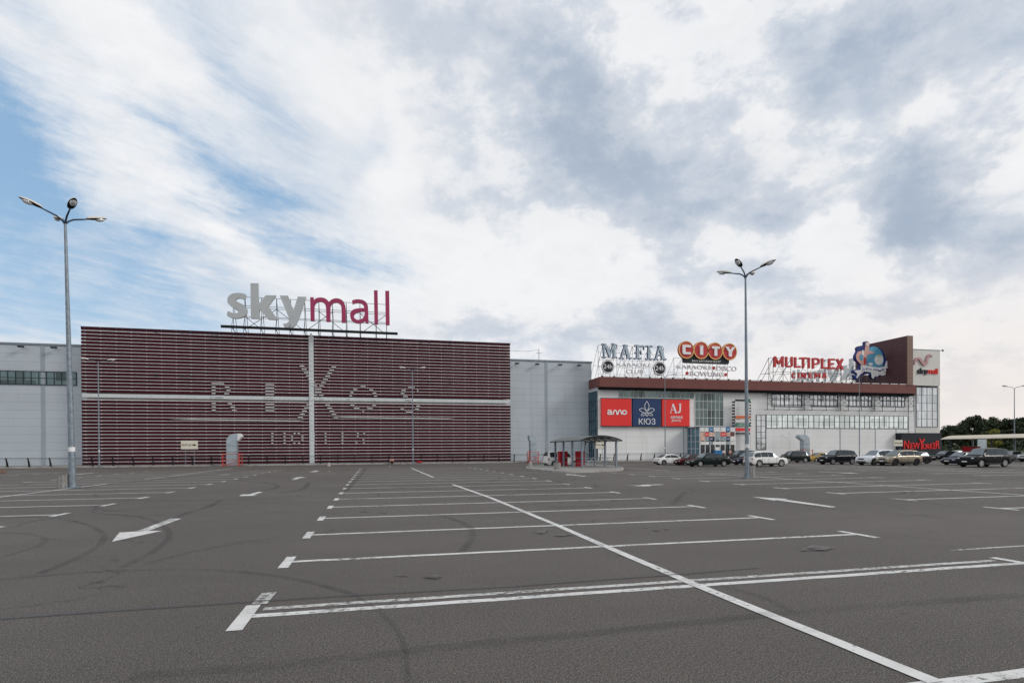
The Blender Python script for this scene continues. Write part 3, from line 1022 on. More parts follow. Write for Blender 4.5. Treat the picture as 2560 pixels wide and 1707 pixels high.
# tower: brown blade wall, white box, glass below
bx0, bx1 = F(2267.5, 900, YR - 1.0)[0], F(2281, 900, YR - 1.0)[0]
bzt = F(2274, 839.5, YR - 1.0)[1]
m = MB(); m.box(bx0, bx1, YR - 1.02, 99.4, ZF1 + .01, bzt); 
bl = m.build('blade_wall', ['brown_blade'], wing)
m = MB(); m.box(bx0 - .02, bx1 + .02, YR - 1.12, YR - 1.02, ZF1 - .02, bzt + .02); m.build('blade_end', 'tan_panel', wing)  # end face of the same blade, painted lighter as the light falls
tx1 = F(2350, 900, YR - .6)[0]
tz0, tz1 = F(2316, 964, YR - .6)[1], F(2316, 875, YR - .6)[1]
m = MB(); m.box(bx1 + .03, tx1, YR - .6, 101, tz0, tz1); m.build('tower_box', 'cream', wing)
m = MB(); m.box(bx1 + .03, tx1 + .05, YR - .65, 101.1, tz1, tz1 + .12); m.build('tower_coping', 'steel', wing)
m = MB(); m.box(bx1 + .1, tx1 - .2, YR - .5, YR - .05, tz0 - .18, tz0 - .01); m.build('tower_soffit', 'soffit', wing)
gx0, gx1 = F(2293, 1000, YR - .15)[0], F(2345, 1000, YR - .15)[0]
gz0, gz1 = F(2316, 1067, YR - .15)[1], tz0 - .2
m = MB(); m.box(gx0 - .3, gx1 + .5, YR - .12, 100.5, -.05, gz1); m.build('tower_base', 'cream', wing)
g_ = window(wing, gx0 - .25, gx1 - .1, gz0, gz1 - .02, YR - .13, 4, 5, 'steel', 'glass_tower', .09)
m = MB(); xx = F(2353, 875, YR)[0]; m.bar((tx1, YR - .4, tz1 + .05), (tx1 + .8, YR - .4, tz1 + .15), .03); m.box(tx1 + .75, tx1 + 1.05, YR - .5, YR - .3, tz1 - .05, tz1 + .25)
m.build('security_camera', 'black', wing)

# entrance vestibule
e0, ez1 = F(1750, 1066.5, YR - 4.2); e1, _ = F(1837, 1066, YR - 4.2)
ez1 = F(1790, 1066.5, YR - 4.2)[1]
YE = YR - 4.2
ent = thing('entrance_vestibule', ((e0 + e1) / 2, YE, 0), 'glass entrance box covered in posters projecting from the pale wing', 'entrance')
m = MB(); m.box(e0 + .1, e1 - .1, YE + .2, YR - .02, .14, ez1 - .15); m.build('interior', 'glass_dark', ent)
m = MB(); m.box(e0 - .05, e1 + .05, YE - .05, YR - .01, ez1 - .14, ez1 + .05); m.build('roof', 'steel', ent)
fr = MB()
for k in range(8):
    x = e0 + (e1 - e0) * k / 7
    fr.box(x - .06, x + .06, YE - .02, YE + .12, .14, ez1 - .15)
for k in range(4):
    y = YE + .1 + k * 1.3
    fr.box(e0 - .04, e0 + .08, y - .04, y + .04, .14, ez1 - .15)
for z in (.9, 2.0, 3.2, 4.2):
    fr.box(e0 - .03, e0 + .08, YE + .15, YR - .05, z - .03, z + .03)
f_ = fr.build('glazing_frame', 'white', ent)
p = MB(); p.add([(e0 + .02, YE + .1, .2), (e0 + .02, YR - .05, .2), (e0 + .02, YR - .05, ez1 - .2), (e0 + .02, YE + .1, ez1 - .2)], [(0, 1, 2, 3)])
p.build('pane', 'glass_blue', f_, fix=False)
fnE = wall_fn(YE)


def pst(xa, ya, xb_, yb, mat, name='poster', txt=None, tmat='letter_white'):
    x0, z1 = F(*ET(xa, ya), YE); x1, z0 = F(*ET(xb_, yb), YE)
    d = rnd.uniform(.03, .06)
    q = MB(); q.box(x0, x1, YE - d, YE + .02, z0, z1)
    o = q.build(name, mat, ent)
    if txt:
        q = MB(); add_text(q, txt, x0 + (x1 - x0) * .12, x1 - (x1 - x0) * .12, z0 + (z1 - z0) * .3, z1 - (z1 - z0) * .3, fnE, d, d + .02)
        q.build('lettering', tmat, o)
    return o


for a in ((255, 900, 345, 1000, 'poster_pale'), (360, 905, 432, 1000, 'poster_pale'), (440, 905, 525, 995, 'poster_blue', 'poster', 'GAP'), (535, 905, 665, 1000, 'poster_pale'),
          (685, 905, 790, 1000, 'poster_pale'), (800, 905, 878, 995, 'poster_blue', 'poster', 'GAP'), (890, 905, 975, 1000, 'poster_pale'),
          (260, 1010, 345, 1190, 'poster_warm'), (355, 1010, 436, 1095, 'sign_red', 'poster', 'GAP'), (440, 1010, 558, 1100, 'poster_warm'), (360, 1100, 436, 1190, 'poster_grey'), (440, 1105, 525, 1190, 'sign_blue', 'poster', 'GAP'),
          (568, 1010, 668, 1180, 'poster_grey'), (685, 1010, 800, 1090, 'sign_red', 'poster', 'GAP'), (805, 1010, 880, 1100, 'poster_warm'), (690, 1095, 800, 1190, 'poster_grey'), (805, 1105, 880, 1190, 'sign_blue', 'poster', 'GAP'),
          (890, 1010, 975, 1090, 'brown_panel'), (890, 1095, 975, 1195, 'poster_pale'),
          (255, 1205, 440, 1270, 'poster_pale'), (450, 1205, 515, 1270, 'poster_grey'), (525, 1205, 800, 1270, 'poster_pale'), (808, 1205, 880, 1270, 'poster_grey'), (888, 1205, 975, 1270, 'poster_pale'),
          (575, 1320, 660, 1400, 'poster_pale', 'notice')):
    pst(*a)
for a, b in ((260, 345), (370, 440), (460, 555), (575, 665), (690, 780), (890, 975)):
    x0, z1 = F(*ET(a, 1280), YE); x1, _ = F(*ET(b, 1280), YE)
    m = MB(); m.box(x0, x1, YE - .015, YE + .03, .2, z1)
    d = m.build('door', 'glass_dark', ent)
    m = MB(); m.bar((x1 - .15, YE - .06, 1.0), (x1 - .15, YE - .06, 1.5), .025); m.build('handle', 'chrome', d)
m = MB(); x0, z1 = F(*ET(555, 1400), YE - 1.2); x1, z0 = F(*ET(740, 1445), YE - 1.2)
m.box(x0, x1, YE - 1.5, YE - .9, .14, z1); m.box(x0 - .05, x1 + .05, YE - 1.55, YE - .85, z1, z1 + .06)
tag(m.build('street_counter', 'poster_blue'), 'blue counter box standing at the mall entrance doors', 'counter')

# ------------------------------------------------------------------ signs
C2 = lambda x, y: (520 + x / 4.523, 680 + y / 4.523)
CM = lambda x, y: (1460 + x / 5.88, 840 + y / 5.88)
CP = lambda x, y: (1900 + x / 7.84, 840 + y / 7.84)
LET = {
 's': [smooth2([(432, 262), (380, 244), (330, 241), (275, 251), (237, 280), (222, 322), (232, 360), (262, 390), (310, 414), (340, 434), (350, 452), (335, 467), (305, 471), (265, 461), (232, 447), (218, 492), (255, 514), (310, 527), (360, 523), (410, 507), (438, 478), (446, 436), (432, 400), (400, 372), (355, 350), (325, 332), (318, 315), (332, 302), (360, 299), (390, 305), (418, 318)], 3, True)],
 'k': [[(484, 132), (572, 132), (577, 372), (655, 268), (772, 269), (686, 390), (792, 542), (684, 537), (590, 428), (584, 445), (582, 530), (488, 526)]],
 'y': [[(813, 270), (908, 272), (968, 440), (1018, 282), (1112, 286), (1040, 500), (1020, 555), (990, 606), (940, 642), (880, 657), (865, 625), (848, 590), (880, 587), (905, 576), (922, 548), (918, 525)]],
 'm': [[(1157, 290), (1195, 290), (1198, 325)] + smooth2([(1198, 325), (1220, 305), (1260, 293), (1310, 297), (1348, 318), (1368, 347)], 3)[1:] + smooth2([(1368, 347), (1395, 318), (1440, 302), (1490, 308), (1530, 335), (1550, 375), (1558, 430), (1560, 573)], 3)[1:] + [(1512, 573)] + smooth2([(1512, 560), (1510, 420), (1500, 375), (1475, 352), (1440, 348), (1405, 362), (1386, 395), (1384, 440)], 3) + [(1384, 564), (1338, 562)] + smooth2([(1338, 550), (1336, 420), (1325, 370), (1300, 343), (1260, 338), (1225, 352), (1207, 385), (1204, 430)], 3) + [(1205, 556), (1162, 555)]],
 'a': [smooth2([(1628, 327), (1660, 316), (1710, 313), (1760, 325), (1795, 355), (1810, 400), (1813, 480)], 3) + [(1816, 581), (1783, 580), (1778, 552)] + smooth2([(1778, 552), (1750, 574), (1710, 582), (1660, 573), (1625, 545), (1608, 505), (1612, 462), (1640, 431), (1690, 416), (1768, 411)], 3)[1:] + smooth2([(1768, 411), (1760, 380), (1735, 357), (1700, 351), (1660, 356), (1635, 366)], 3)[1:],
       smooth2([(1770, 450), (1700, 456), (1662, 476), (1650, 505), (1662, 530), (1695, 545), (1735, 535), (1762, 510)], 3, True)[::-1]],
 'l': [[(1876, 212), (1918, 212), (1924, 592), (1882, 592)]],
 'L': [[(2004, 218), (2048, 218), (2054, 600), (2010, 600)]],
}
# --- roof sign on the striped block
YK = 90.6
sx0, sz0 = F(*C2(145, 612), YK - .9); sx1, _ = F(*C2(2145, 690), YK - .9)
rs_ = thing('roof_letter_sign', ((sx0 + sx1) / 2, YK, zs1), 'huge grey and magenta mall name letters standing on a roof frame above the burgundy block', 'roof sign')
fnK = wall_fn(YK)
for ch, mt in (('s', 'letter_grey'), ('k', 'letter_grey'), ('y', 'letter_grey'), ('m', 'letter_mag'), ('a', 'letter_mag'), ('l', 'letter_mag'), ('L', 'letter_mag')):
    m = MB()
    m.poly([[F(*C2(*p), YK) for p in l] for l in LET[ch]], fnK, -.28, .28)
    m.build('letter', mt, rs_)
bm_ = MB(); zb_ = sz0
bm_.box(sx0, sx1, YK - 1.0, YK - .75, zb_ - .2, zb_ + .17)
bm_.build('base_beam', 'black', rs_)
fr = MB()
zt = F(*C2(1000, 310), YK)[1]
zlev = [F(*C2(1400, q), YK + .5)[1] for q in (560, 545, 452, 430, 335)]
for z in zlev: fr.bar((F(*C2(300, 300), YK)[0], YK + .5, z), (F(*C2(2040, 300), YK)[0], YK + .5, z), .035)
pxs = [278, 410, 600, 770, 930, 1090, 1250, 1405, 1562, 1717, 1898, 2018]
for i, q in enumerate(pxs):
    x = F(*C2(q, 450), YK)[0]
    fr.bar((x, YK + .45, zb_ - .1), (x, YK + .45, zlev[-1]), .04)
    fr.bar((x + .1, YK + 2.6, zs1 - .3), (x, YK + .5, zlev[-1]), .04)
    fr.bar((x, YK - .85, zb_), (x, YK + 2.6, zb_ - .4), .06)
    fr.bar((x, YK - .85, zb_), (x, YK + .4, zlev[0]), .03)
    fr.bar((x, YK - .8, zb_ - .1), (x, YK - .3, zs1 - 1.0), .035)
for a, b in ((278, 600), (770, 410), (770, 1090), (1405, 1090), (1717, 2018), (2018, 1717), (1250, 1562)):
    fr.bar((F(*C2(a, 450), YK)[0], YK + .55, zlev[2]), (F(*C2(b, 450), YK)[0], YK + .55, zb_), .045)
fr.build('support_frame', 'steel_dk', rs_)

YG = 90.2


def truss(parent, xs, ztop, Y, zbot=None, back=2.6, r=.05, rails=4, name='support_frame', mat='steel_dk'):
    zbot = ZF1 - .4 if zbot is None else zbot
    m = MB()
    for i, x in enumerate(xs):
        m.bar((x, Y, zbot), (x, Y, ztop), r)
        m.bar((x - .6, Y + back, zbot), (x, Y, ztop), r * .9)
        m.bar((x, Y, zbot + (ztop - zbot) * .45), (x - .33, Y + back * .55, zbot + (ztop - zbot) * .45), r * .8)
    for k in range(1, rails + 1):
        z = zbot + (ztop - zbot) * k / rails
        m.bar((xs[0], Y, z), (xs[-1], Y, z), r * .85)
    for i in range(len(xs) - 1):
        a, b = (xs[i], xs[i + 1]) if i % 2 else (xs[i + 1], xs[i])
        m.bar((a, Y + .02, zbot), (b, Y + .02, zbot + (ztop - zbot) * .5), r * .7)
        m.bar((b, Y + .02, zbot + (ztop - zbot) * .5), (a, Y + .02, ztop), r * .7)
    return m.build(name, mat, parent)


def strokes(mb, conv, items, Y, d0, d1, grow=0, mi=0):
    fn = wall_fn(Y)
    for i, (pts, w) in enumerate(items):
        pts = smooth2(pts, 3) if len(pts) > 2 else pts
        wid = [q + grow for q in w] if isinstance(w, (list, tuple)) else w + grow
        if isinstance(wid, list) and len(wid) != len(pts):
            wid = [wid[min(int(j / (len(pts) - 1) * (len(wid) - 1) + .5), len(wid) - 1)] for j in range(len(pts))]
        o = stroke2(pts, wid)
        mb.poly([[F(*conv(*p), Y) for p in o]], fn, d0, d1 + .004 * i, mi)


def block(ch, a, b, t, d, w):
    h = w / 2; l, r, c, u, v, m_ = a + h, b - h, (a + b) / 2, t + h, d - h, (t + d) / 2
    V = lambda x: ([(x, t), (x, d)], w)
    H = lambda y, x0=a, x1=b: ([(x0, y), (x1, y)], w)
    return {'M': [V(l), V(r), ([(l, t + h * .6), (c, t + (d - t) * .72)], w * .95), ([(c, t + (d - t) * .72), (r, t + h * .6)], w * .95)],
            'U': [([(l, t), (l, m_), (l, v - h), (c, v), (r, v - h), (r, m_), (r, t)], w)],
            'L': [V(l), H(v, l, b)], 'T': [H(u), V(c)], 'I': [V(c)], 'E': [V(l), H(u, l, b), H(m_, l, b - h), H(v, l, b)],
            'P': [V(l), ([(l, u), (c, u), (r, u + h), (r, m_ - h * .5), (c, m_ + h), (l, m_ + h)], w)],
            'X': [([(l, t), (r, d)], w * 1.1), ([(r, t), (l, d)], w * 1.1)],
            'C': [([(r, u + h), (c, u), (l, u + h), (l, v - h), (c, v), (r, v - h)], w)],
            'N': [V(l), V(r), ([(l, t), (r, d)], w)], 'A': [([(c, t), (l, d)], w), ([(c, t), (r, d)], w), H(d - (d - t) * .3, l + h, r - h)]}[ch]


# --- club sign with ornate silver letters
xa, _ = F(*CM(215, 580), YG); xb, _ = F(*CM(1180, 580), YG)
ms = thing('ornate_club_sign', ((xa + xb) / 2, YG, ZF1), 'ornate silver club letters with dark blue edges on lattice frame, two round 24h discs below', 'roof sign')
A_ = [([(600, 142), (565, 245), (545, 328)], [16, 24, 26]), ([(602, 140), (630, 235), (655, 328)], [34, 44, 46]), ([(568, 258), (590, 268), (640, 258)], 13), ([(572, 146), (590, 132), (615, 138), (640, 146)], 13), ([(512, 318), (528, 332), (552, 320), (582, 336)], 14), ([(618, 334), (650, 320), (676, 336), (700, 320)], 14)]
ML = [
 [([(284, 138), (296, 310)], 26), ([(302, 130), (345, 200), (376, 318)], [30, 46, 26]), ([(430, 138), (392, 240), (374, 318)], [26, 20, 16]), ([(440, 130), (442, 312)], 42), ([(256, 128), (275, 116), (300, 126), (322, 120)], 14), ([(398, 122), (430, 116), (455, 128), (482, 134)], 14), ([(258, 318), (280, 304), (300, 322), (322, 310)], 14), ([(406, 316), (432, 326), (456, 312), (486, 322)], 14)],
 A_,
 [([(785, 150), (787, 330)], [34, 48]), ([(738, 148), (770, 140), (820, 152), (872, 150), (876, 205)], [16, 22, 22, 18, 10]), ([(800, 235), (830, 222), (838, 275)], [20, 14, 10]), ([(728, 322), (750, 336), (790, 326), (818, 338), (842, 322)], 14), ([(742, 250), (765, 238)], 10)],
 [([(950, 158), (954, 335)], [30, 46]), ([(902, 156), (925, 146), (952, 158), (980, 146), (1002, 158)], 14), ([(922, 242), (938, 258), (970, 238), (982, 252)], 12), ([(898, 332), (925, 346), (952, 332), (980, 348), (1004, 334)], 14)],
 [([(p[0] + 508, p[1] + 17) for p in s], w) if False else ([(p[0] + 508, p[1] + 17) for p in s], w) for s, w in A_],
]
for L_ in ML:
    L_ = [(p, [q * .92 for q in w] if isinstance(w, list) else w * .8) for p, w in L_]
    m = MB(); strokes(m, CM, L_, YG - .3, .18, .24)
    b = MB(); strokes(b, CM, L_, YG - .3, -.1, .10, 10)
    o = b.build('letter', 'deep_blue', ms); MT['deep_blue']
    m.build('letter_face', 'mafia_face', o)
truss(ms, [F(*CM(q, 580), YG)[0] for q in (215, 285, 390, 490, 600, 720, 850, 965, 1090, 1180)], F(*CM(700, 150), YG)[1], YG + .2, r=.028, rails=5)
for cx_, cy_ in ((352, 450), (1113, 476)):
    c = F(*CM(cx_, cy_), YG - .4)
    rr = (F(*CM(cx_ + 92, cy_), YG - .4)[0] - c[0])
    fn = wall_fn(YG - .4)
    m = MB(); m.poly([circ(c[0], c[1], rr)], fn, -.15, .05)
    dsk = m.build('round_sign', 'sign_black', ms)
    m = MB(); m.poly([circ(c[0], c[1], rr * .96), circ(c[0], c[1], rr * .84)[::-1]], fn, .05, .08)
    m.build('rim', 'letter_white', dsk)
    m = MB(); add_text(m, '24h', c[0] - rr * .68, c[0] + rr * .68, c[1] - rr * .3, c[1] + rr * .36, fn, .05, .09, weight=0)
    m.build('lettering', 'letter_white', dsk)
fn = wall_fn(YG - .1)


def thin_text(parent, s, conv, xa, ya, xb_, yb, mat='grey_thin', Y=YG - .25, weight=.0, d=.2, name='lettering', shear=0):
    m = MB()
    x0, z1 = F(*conv(xa, ya), Y); x1, z0 = F(*conv(xb_, yb), Y)
    add_text(m, s, x0, x1, z0, z1, wall_fn(Y), -.02, d, weight=weight, shear=shear)
    return m.build(name, mat, parent)


thin_text(ms, 'KARAOKE', CM, 478, 392, 985, 455)
thin_text(ms, 'CLUB', CM, 612, 488, 868, 558)

# --- red disc sign
xa, _ = F(*CM(1330, 600), YG); xb, _ = F(*CM(2220, 600), YG)
cs = thing('red_disc_sign', ((xa + xb) / 2, YG, ZF1), 'four red discs with white letters over a dark board, thin grey words beneath', 'roof sign')
fn = wall_fn(YG - .5)
bd_ = [F(*CM(*p), YG - .5) for p in ((1455, 250), (2135, 285), (2134, 390), (2125, 410), (2105, 416), (1475, 394), (1460, 385), (1455, 365))]
m = MB(); m.poly([bd_], fn, -.25, .0); bo = m.build('board', 'sign_black', cs)
thin_text(bo, 'ENTERTAINMENT', CM, 1588, 350, 2010, 392, 'letter_white', YG - .5, .0, .05)
for (cx_, cy_, r_, ch, lw, lh) in ((1494, 205, 112, 'C', 56, 66), (1712, 213, 110, 'I', 26, 66), (1918, 224, 108, 'T', 54, 66), (2130, 234, 105, 'Y', 66, 66)):
    c = F(*CM(cx_, cy_), YG - .5); rr = F(*CM(cx_ + r_, cy_), YG - .5)[0] - c[0]; ry = rr * 1.04
    m = MB(); m.poly([circ(c[0], c[1], rr, 36, ry)], fn, -.2, .22); dsk = m.build('disc', 'letter_red', cs)
    m = MB(); m.poly([circ(c[0], c[1], rr * 1.0, 36, ry), circ(c[0], c[1], rr * .89, 36, ry * .89)[::-1]], fn, .22, .30); m.build('rim', 'yellow_rim', dsk)
    m = MB(); m.poly([circ(c[0], c[1], rr * .885, 36, ry * .885)], fn, .22, .24); m.build('disc_face', 'letter_red', dsk)
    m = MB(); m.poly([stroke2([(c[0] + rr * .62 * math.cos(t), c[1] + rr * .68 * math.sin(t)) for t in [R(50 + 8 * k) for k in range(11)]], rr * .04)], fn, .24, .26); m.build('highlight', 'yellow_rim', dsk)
    m = MB()
    if ch == 'C':
        k = .55 * rr
        m.poly([[(c[0] + a * k, c[1] + b * k) for a, b in ((-1, 1), (.95, 1), (.95, .5), (-.3, .5), (-.3, -.5), (.95, -.5), (.95, -1), (-.75, -1), (-1, -.75))]], fn, .24, .42)
    elif ch == 'I': m.box(c[0] - .2 * rr, c[0] + .2 * rr, YG - .92, YG - .74, c[1] - .55 * rr, c[1] + .55 * rr)
    elif ch == 'T':
        k = .55 * rr
        m.poly([[(c[0] + a * k, c[1] + b * k) for a, b in ((-.9, 1), (1, 1), (1, .5), (.38, .5), (.38, -1.05), (-.3, -1.05), (-.3, .5), (-.9, .5))]], fn, .24, .42)
    else:
        k = .58 * rr
        m.poly([[(c[0] + a * k, c[1] + b * k) for a, b in ((-1.15, 1), (-.4, 1), (.05, .3), (.5, 1), (1.2, 1), (.4, -.1), (.4, -1.05), (-.3, -1.05), (-.3, -.1))]], fn, .24, .42)
    m.build('letter', 'letter_white', dsk)
thin_text(cs, 'KARAOKE', CM, 1362, 425, 1872, 495)
thin_text(cs, 'DISCO', CM, 1945, 440, 2235, 520)
thin_text(cs, 'BOWLING', CM, 1555, 520, 2045, 600)
for p in ((1903, 470), (1512, 546), (2080, 567)):
    c = F(*CM(*p), YG - .1); m = MB(); m.poly([circ(c[0], c[1], .3, 16)], wall_fn(YG - .1), 0, .12); m.build('red_dot', 'letter_red', cs)
truss(cs, [F(*CM(q, 600), YG)[0] for q in (1330, 1455, 1600, 1790, 1900, 2010, 2120)], F(*CM(1700, 330), YG)[1], YG + .2, r=.03, rails=3)

# --- red cinema sign
xa, _ = F(*CP(60, 860), YG); xb, _ = F(*CP(1620, 860), YG)
cn = thing('cinema_roof_sign', ((xa + xb) / 2, YG, ZF1), 'red cinema letters in two rows on a steel lattice frame at the roof edge', 'roof sign')
for ch, a, b in (('M', 262, 447), ('U', 483, 627), ('L', 660, 780), ('T', 760, 905), ('I', 922, 967), ('P', 1008, 1150), ('L', 1188, 1300), ('E', 1325, 1448), ('X', 1475, 1622)):
    q = (a + b) / 2 - 260
    m = MB(); strokes(m, CP, block(ch, a, b, 395 + .044 * q, 606 + .040 * q, 36), YG - .4, -.02, .3); m.build('letter', 'letter_red', cn)
for ch, a, b in (('C', 615, 690), ('I', 730, 760), ('N', 795, 890), ('E', 945, 1008), ('M', 1058, 1170), ('A', 1208, 1292)):
    m = MB(); strokes(m, CP, block(ch, a, b, 722, 826, 22), YG - .4, -.02, .25); m.build('letter', 'letter_red', cn)
truss(cn, [F(*CP(q, 860), YG)[0] for q in (180, 265, 460, 610, 945, 1280, 1600)], F(*CP(200, 425), YG)[1], YG + .1, back=3.4, r=.045, rails=2)

# --- back of the second big letter sign, seen from behind
rb = MB(); rb.box(101.2, 131, 112, 172, -.1, 13.6); rb.build('rear_block', 'white_panel', wing)
P0 = Vector((125.5, 150, 20.6)); P1 = Vector((127.5, 130, 20.9))
u_ = (P1 - P0) / (1522 / 1830)
nrm = Vector((u_.y, -u_.x, 0)).normalized()
kz = 5.4 / 396
fnB = lambda a, b, d: P0 + u_ * a + Vector((0, 0, 1)) * b + nrm * d
bs = thing('reversed_roof_sign', (126.5, 138, 13.6), 'second large mall sign on the roof seen from behind, grey mirrored letters on steel lattice', 'roof sign')
for ch, mt in (('s', 'letter_grey'), ('k', 'letter_grey'), ('y', 'letter_grey'), ('m', 'letter_grey'), ('a', 'letter_grey'), ('l', 'letter_grey'), ('L', 'letter_grey')):
    m = MB()
    m.poly([[((2050 - p[0]) / 1830, (540 + .045 * (p[0] - 500) - p[1]) * kz) for p in l] for l in LET[ch]], fnB, -.3, .3)
    m.build('letter', mt, bs)
m = MB()
for k in range(13):
    a = k / 12
    m.bar(fnB(a, -7, -.5), fnB(a, 4, -.5), .05); m.bar(fnB(a, -7, -3.5), fnB(a, 3.5, -.5), .04)
for z in (-6.8, -3, 0, 2, 4): m.bar(fnB(0, z, -.5), fnB(1, z, -.5), .06)
for k in range(12): m.bar(fnB(k / 12, -6, -.55), fnB((k + 1) / 12, 0, -.55), .05)
m.build('support_frame', 'steel_dk', bs)

MT['pale_pink'] = M('pale_pink_paint', (.62, .37, .33), .5, 0, .12, 1.2)
MT['green_pale'] = M('pale_green_paint', (.40, .47, .36), .5, 0, .1, 1)
# --- play-centre sign: blue disc with a white ribbon
YD = 92.0
dc = F(*TW(520, 950), YD)
ds = thing('ribbon_disc_sign', (dc[0], YD, ZF1), 'light blue oval roof sign with white forked ribbon in front of the brown blade wall', 'roof sign')
fn = wall_fn(YD)


def tw_shape(parent, loops, mat, d0, d1, name):
    m = MB(); m.poly([[F(*TW(*p), YD) for p in l] for l in loops], fn, d0, d1)
    return m.build(name, mat, parent)


def el(cx, cy, rx, ry, n=30): return [(cx + rx * math.cos(2 * math.pi * i / n), cy + ry * math.sin(2 * math.pi * i / n)) for i in range(n)]


bk = smooth2([(185, 405), (330, 370), (345, 290), (400, 275), (435, 300), (445, 370), (560, 380), (700, 440), (765, 560), (800, 680), (850, 655), (895, 830), (790, 870), (770, 985), (640, 1020), (520, 1070), (460, 1000), (330, 960), (190, 1085), (140, 1060), (100, 890), (230, 850), (240, 740), (160, 680), (140, 590), (190, 480)], 3, True)
tw_shape(ds, [bk], 'deep_blue', -.45, 0, 'backing')
tw_shape(ds, [el(535, 680, 208, 292)], 'sky_disc', 0, .06, 'disc')
tw_shape(ds, [smooth2([(240, 740), (172, 660), (165, 570), (215, 490), (330, 480), (350, 390), (365, 300), (425, 300), (440, 380), (430, 470), (520, 500), (520, 540), (400, 560), (375, 680), (370, 785), (280, 785)], 3, True)], 'pale_pink', .06, .12, 'pale_shape')
MT_d = [(300, 520, 22, 60, 'poster_pale'), (270, 620, 34, 70, 'sky_disc'), (395, 345, 30, 34, 'poster_pale'), (640, 580, 44, 26, 'green_pale'), (460, 760, 46, 30, 'poster_pale'), (345, 690, 24, 80, 'letter_red')]
for i, (cx_, cy_, rx_, ry_, mt) in enumerate(MT_d): tw_shape(ds, [el(cx_, cy_, rx_, ry_, 20)], mt, .12 + .01 * i, .16 + .01 * i, 'painted_patch')
tw_shape(ds, [el(640, 670, 92, 108)], 'poster_pale', .06, .13, 'round_shape')
rbn = tw_shape(ds, [smooth2([(252, 792), (420, 800), (600, 832), (762, 805)], 4) + smooth2([(780, 915), (620, 952), (440, 925), (258, 905)], 4)], 'letter_white', .14, .24, 'ribbon')
tw_shape(ds, [[(762, 800), (795, 700), (838, 668), (846, 762), (890, 826), (782, 852)]], 'letter_white', .04, .14, 'ribbon_tail')
tw_shape(ds, [[(112, 892), (255, 878), (330, 912), (232, 985), (195, 1045), (165, 1050), (190, 960)]], 'letter_white', .04, .14, 'ribbon_tail')
tw_shape(ds, [smooth2([(470, 930), (560, 945), (650, 950), (760, 930), (770, 980), (700, 1000), (640, 985), (600, 1020), (545, 1015), (520, 1062), (485, 1040), (480, 990)], 3, True)], 'poster_pale', .13, .18, 'cloud')
for ch, a, b, c_, d_ in (('І', 277, 297, 822, 880), ('г', 308, 342, 850, 895), ('Р', 358, 410, 835, 890), ('о', 425, 470, 850, 892), ('Л', 492, 548, 855, 905), ('е', 560, 605, 865, 905), ('н', 615, 670, 875, 918), ('д', 680, 742, 848, 905)):
    x0, z1 = F(*TW(a, c_), YD); x1, z0 = F(*TW(b, d_), YD)
    m = MB(); add_text(m, ch, x0, x1, z0, z1, fn, .24, .28); m.build('letter', 'deep_blue', rbn)
truss(ds, [F(*TW(q, 1000), YD)[0] for q in (150, 260, 380, 500, 620, 720)], F(*TW(400, 800), YD)[1], YD + .6, back=2, r=.05, rails=3)

# --- tower lettering
YT = YR - .6
ts = thing('tower_emblem_sign', (F(2316, 920, YT)[0], YT, F(2316, 945, YT)[1]), 'wavy pink ribbon emblem above small dark and red mall name on the white tower box', 'sign')
m = MB(); strokes(m, TW, [([(1375, 765), (1395, 685), (1432, 637), (1485, 645), (1530, 705), (1570, 752), (1602, 765), (1632, 720), (1650, 630), (1688, 568), (1750, 598)], [22, 34, 42, 52, 56, 56, 54, 50, 44, 40, 12])], YT, .0, .25)
m.build('ribbon_emblem', 'pinkish', ts)
for ch in ('s', 'k', 'y', 'm', 'a', 'l', 'L'):
    m = MB()
    m.poly([[F(*TW(1445 + (p[0] - 218) / (2054 - 218) * 425, 842 + (p[1] - 132 - .04 * (p[0] - 218)) / 520 * 152 + .018 * (p[0] - 218) / 4), YT) for p in l] for l in LET[ch]], wall_fn(YT), 0, .2)
    m.build('letter', 'sign_black' if ch in 'sky' else 'sign_red', ts)

# --- three flat panels on the wing
YP = YR - .45
fnP = wall_fn(YP)


def panel(ua, ub, mat, name, label):
    x0, z1 = F(ua, 996.3, YP); x1, _ = F(ub, 996, YP)
    _, z0 = F(1614, 1064.6, YP); z1 = F(1614, 997.5, YP)[1]
    t = thing(name, ((x0 + x1) / 2, YP, z0), label, 'sign', 'large flat advertising panels on the wing wall')
    m = MB(); m.box(x0, x1, YP, YR - .03, z0, z1); m.build('panel', mat, t)
    m = MB()
    m.box(x0 - .06, x1 + .06, YP - .02, YR - .02, z1 + .003, z1 + .1); m.box(x0 - .06, x1 + .06, YP - .02, YR - .02, z0 - .1, z0 - .003)
    m.build('frame', 'steel_dk', t)
    return t


p1 = panel(1504, 1578, 'sign_red', 'red_panel_sign', 'bright red panel with short rounded white word, nearest the glass corner')
p2 = panel(1582, 1652, 'sign_blue', 'navy_panel_sign', 'navy blue panel with white leaf emblem between two red panels')
p3 = panel(1655.5, 1724, 'sign_red', 'red_panel_sign', 'red panel with large white serif initials, right of the navy panel')
m = MB()
strokes(m, B5, [([(1224 + 21 * math.cos(t * .5236), 830 + 20 * math.sin(t * .5236)) for t in range(13)], 13), ([(1058 + 16 * math.cos(t * .5236), 838 + 13 * math.sin(t * .5236)) for t in range(13)], 12), ([(1040, 811), (1062, 806), (1079, 818), (1081, 856)], 12), ([(1098, 855), (1106, 822), (1121, 806), (1136, 822), (1143, 855)], 13), ([(1150, 855), (1158, 822), (1172, 806), (1186, 822), (1193, 855)], 13)], YP, .0, .06)
m.build('lettering', 'letter_white', p1)
m = MB()
x0, z1 = F(*B5(1380, 895), YP); x1, z0 = F(*B5(1560, 962), YP)
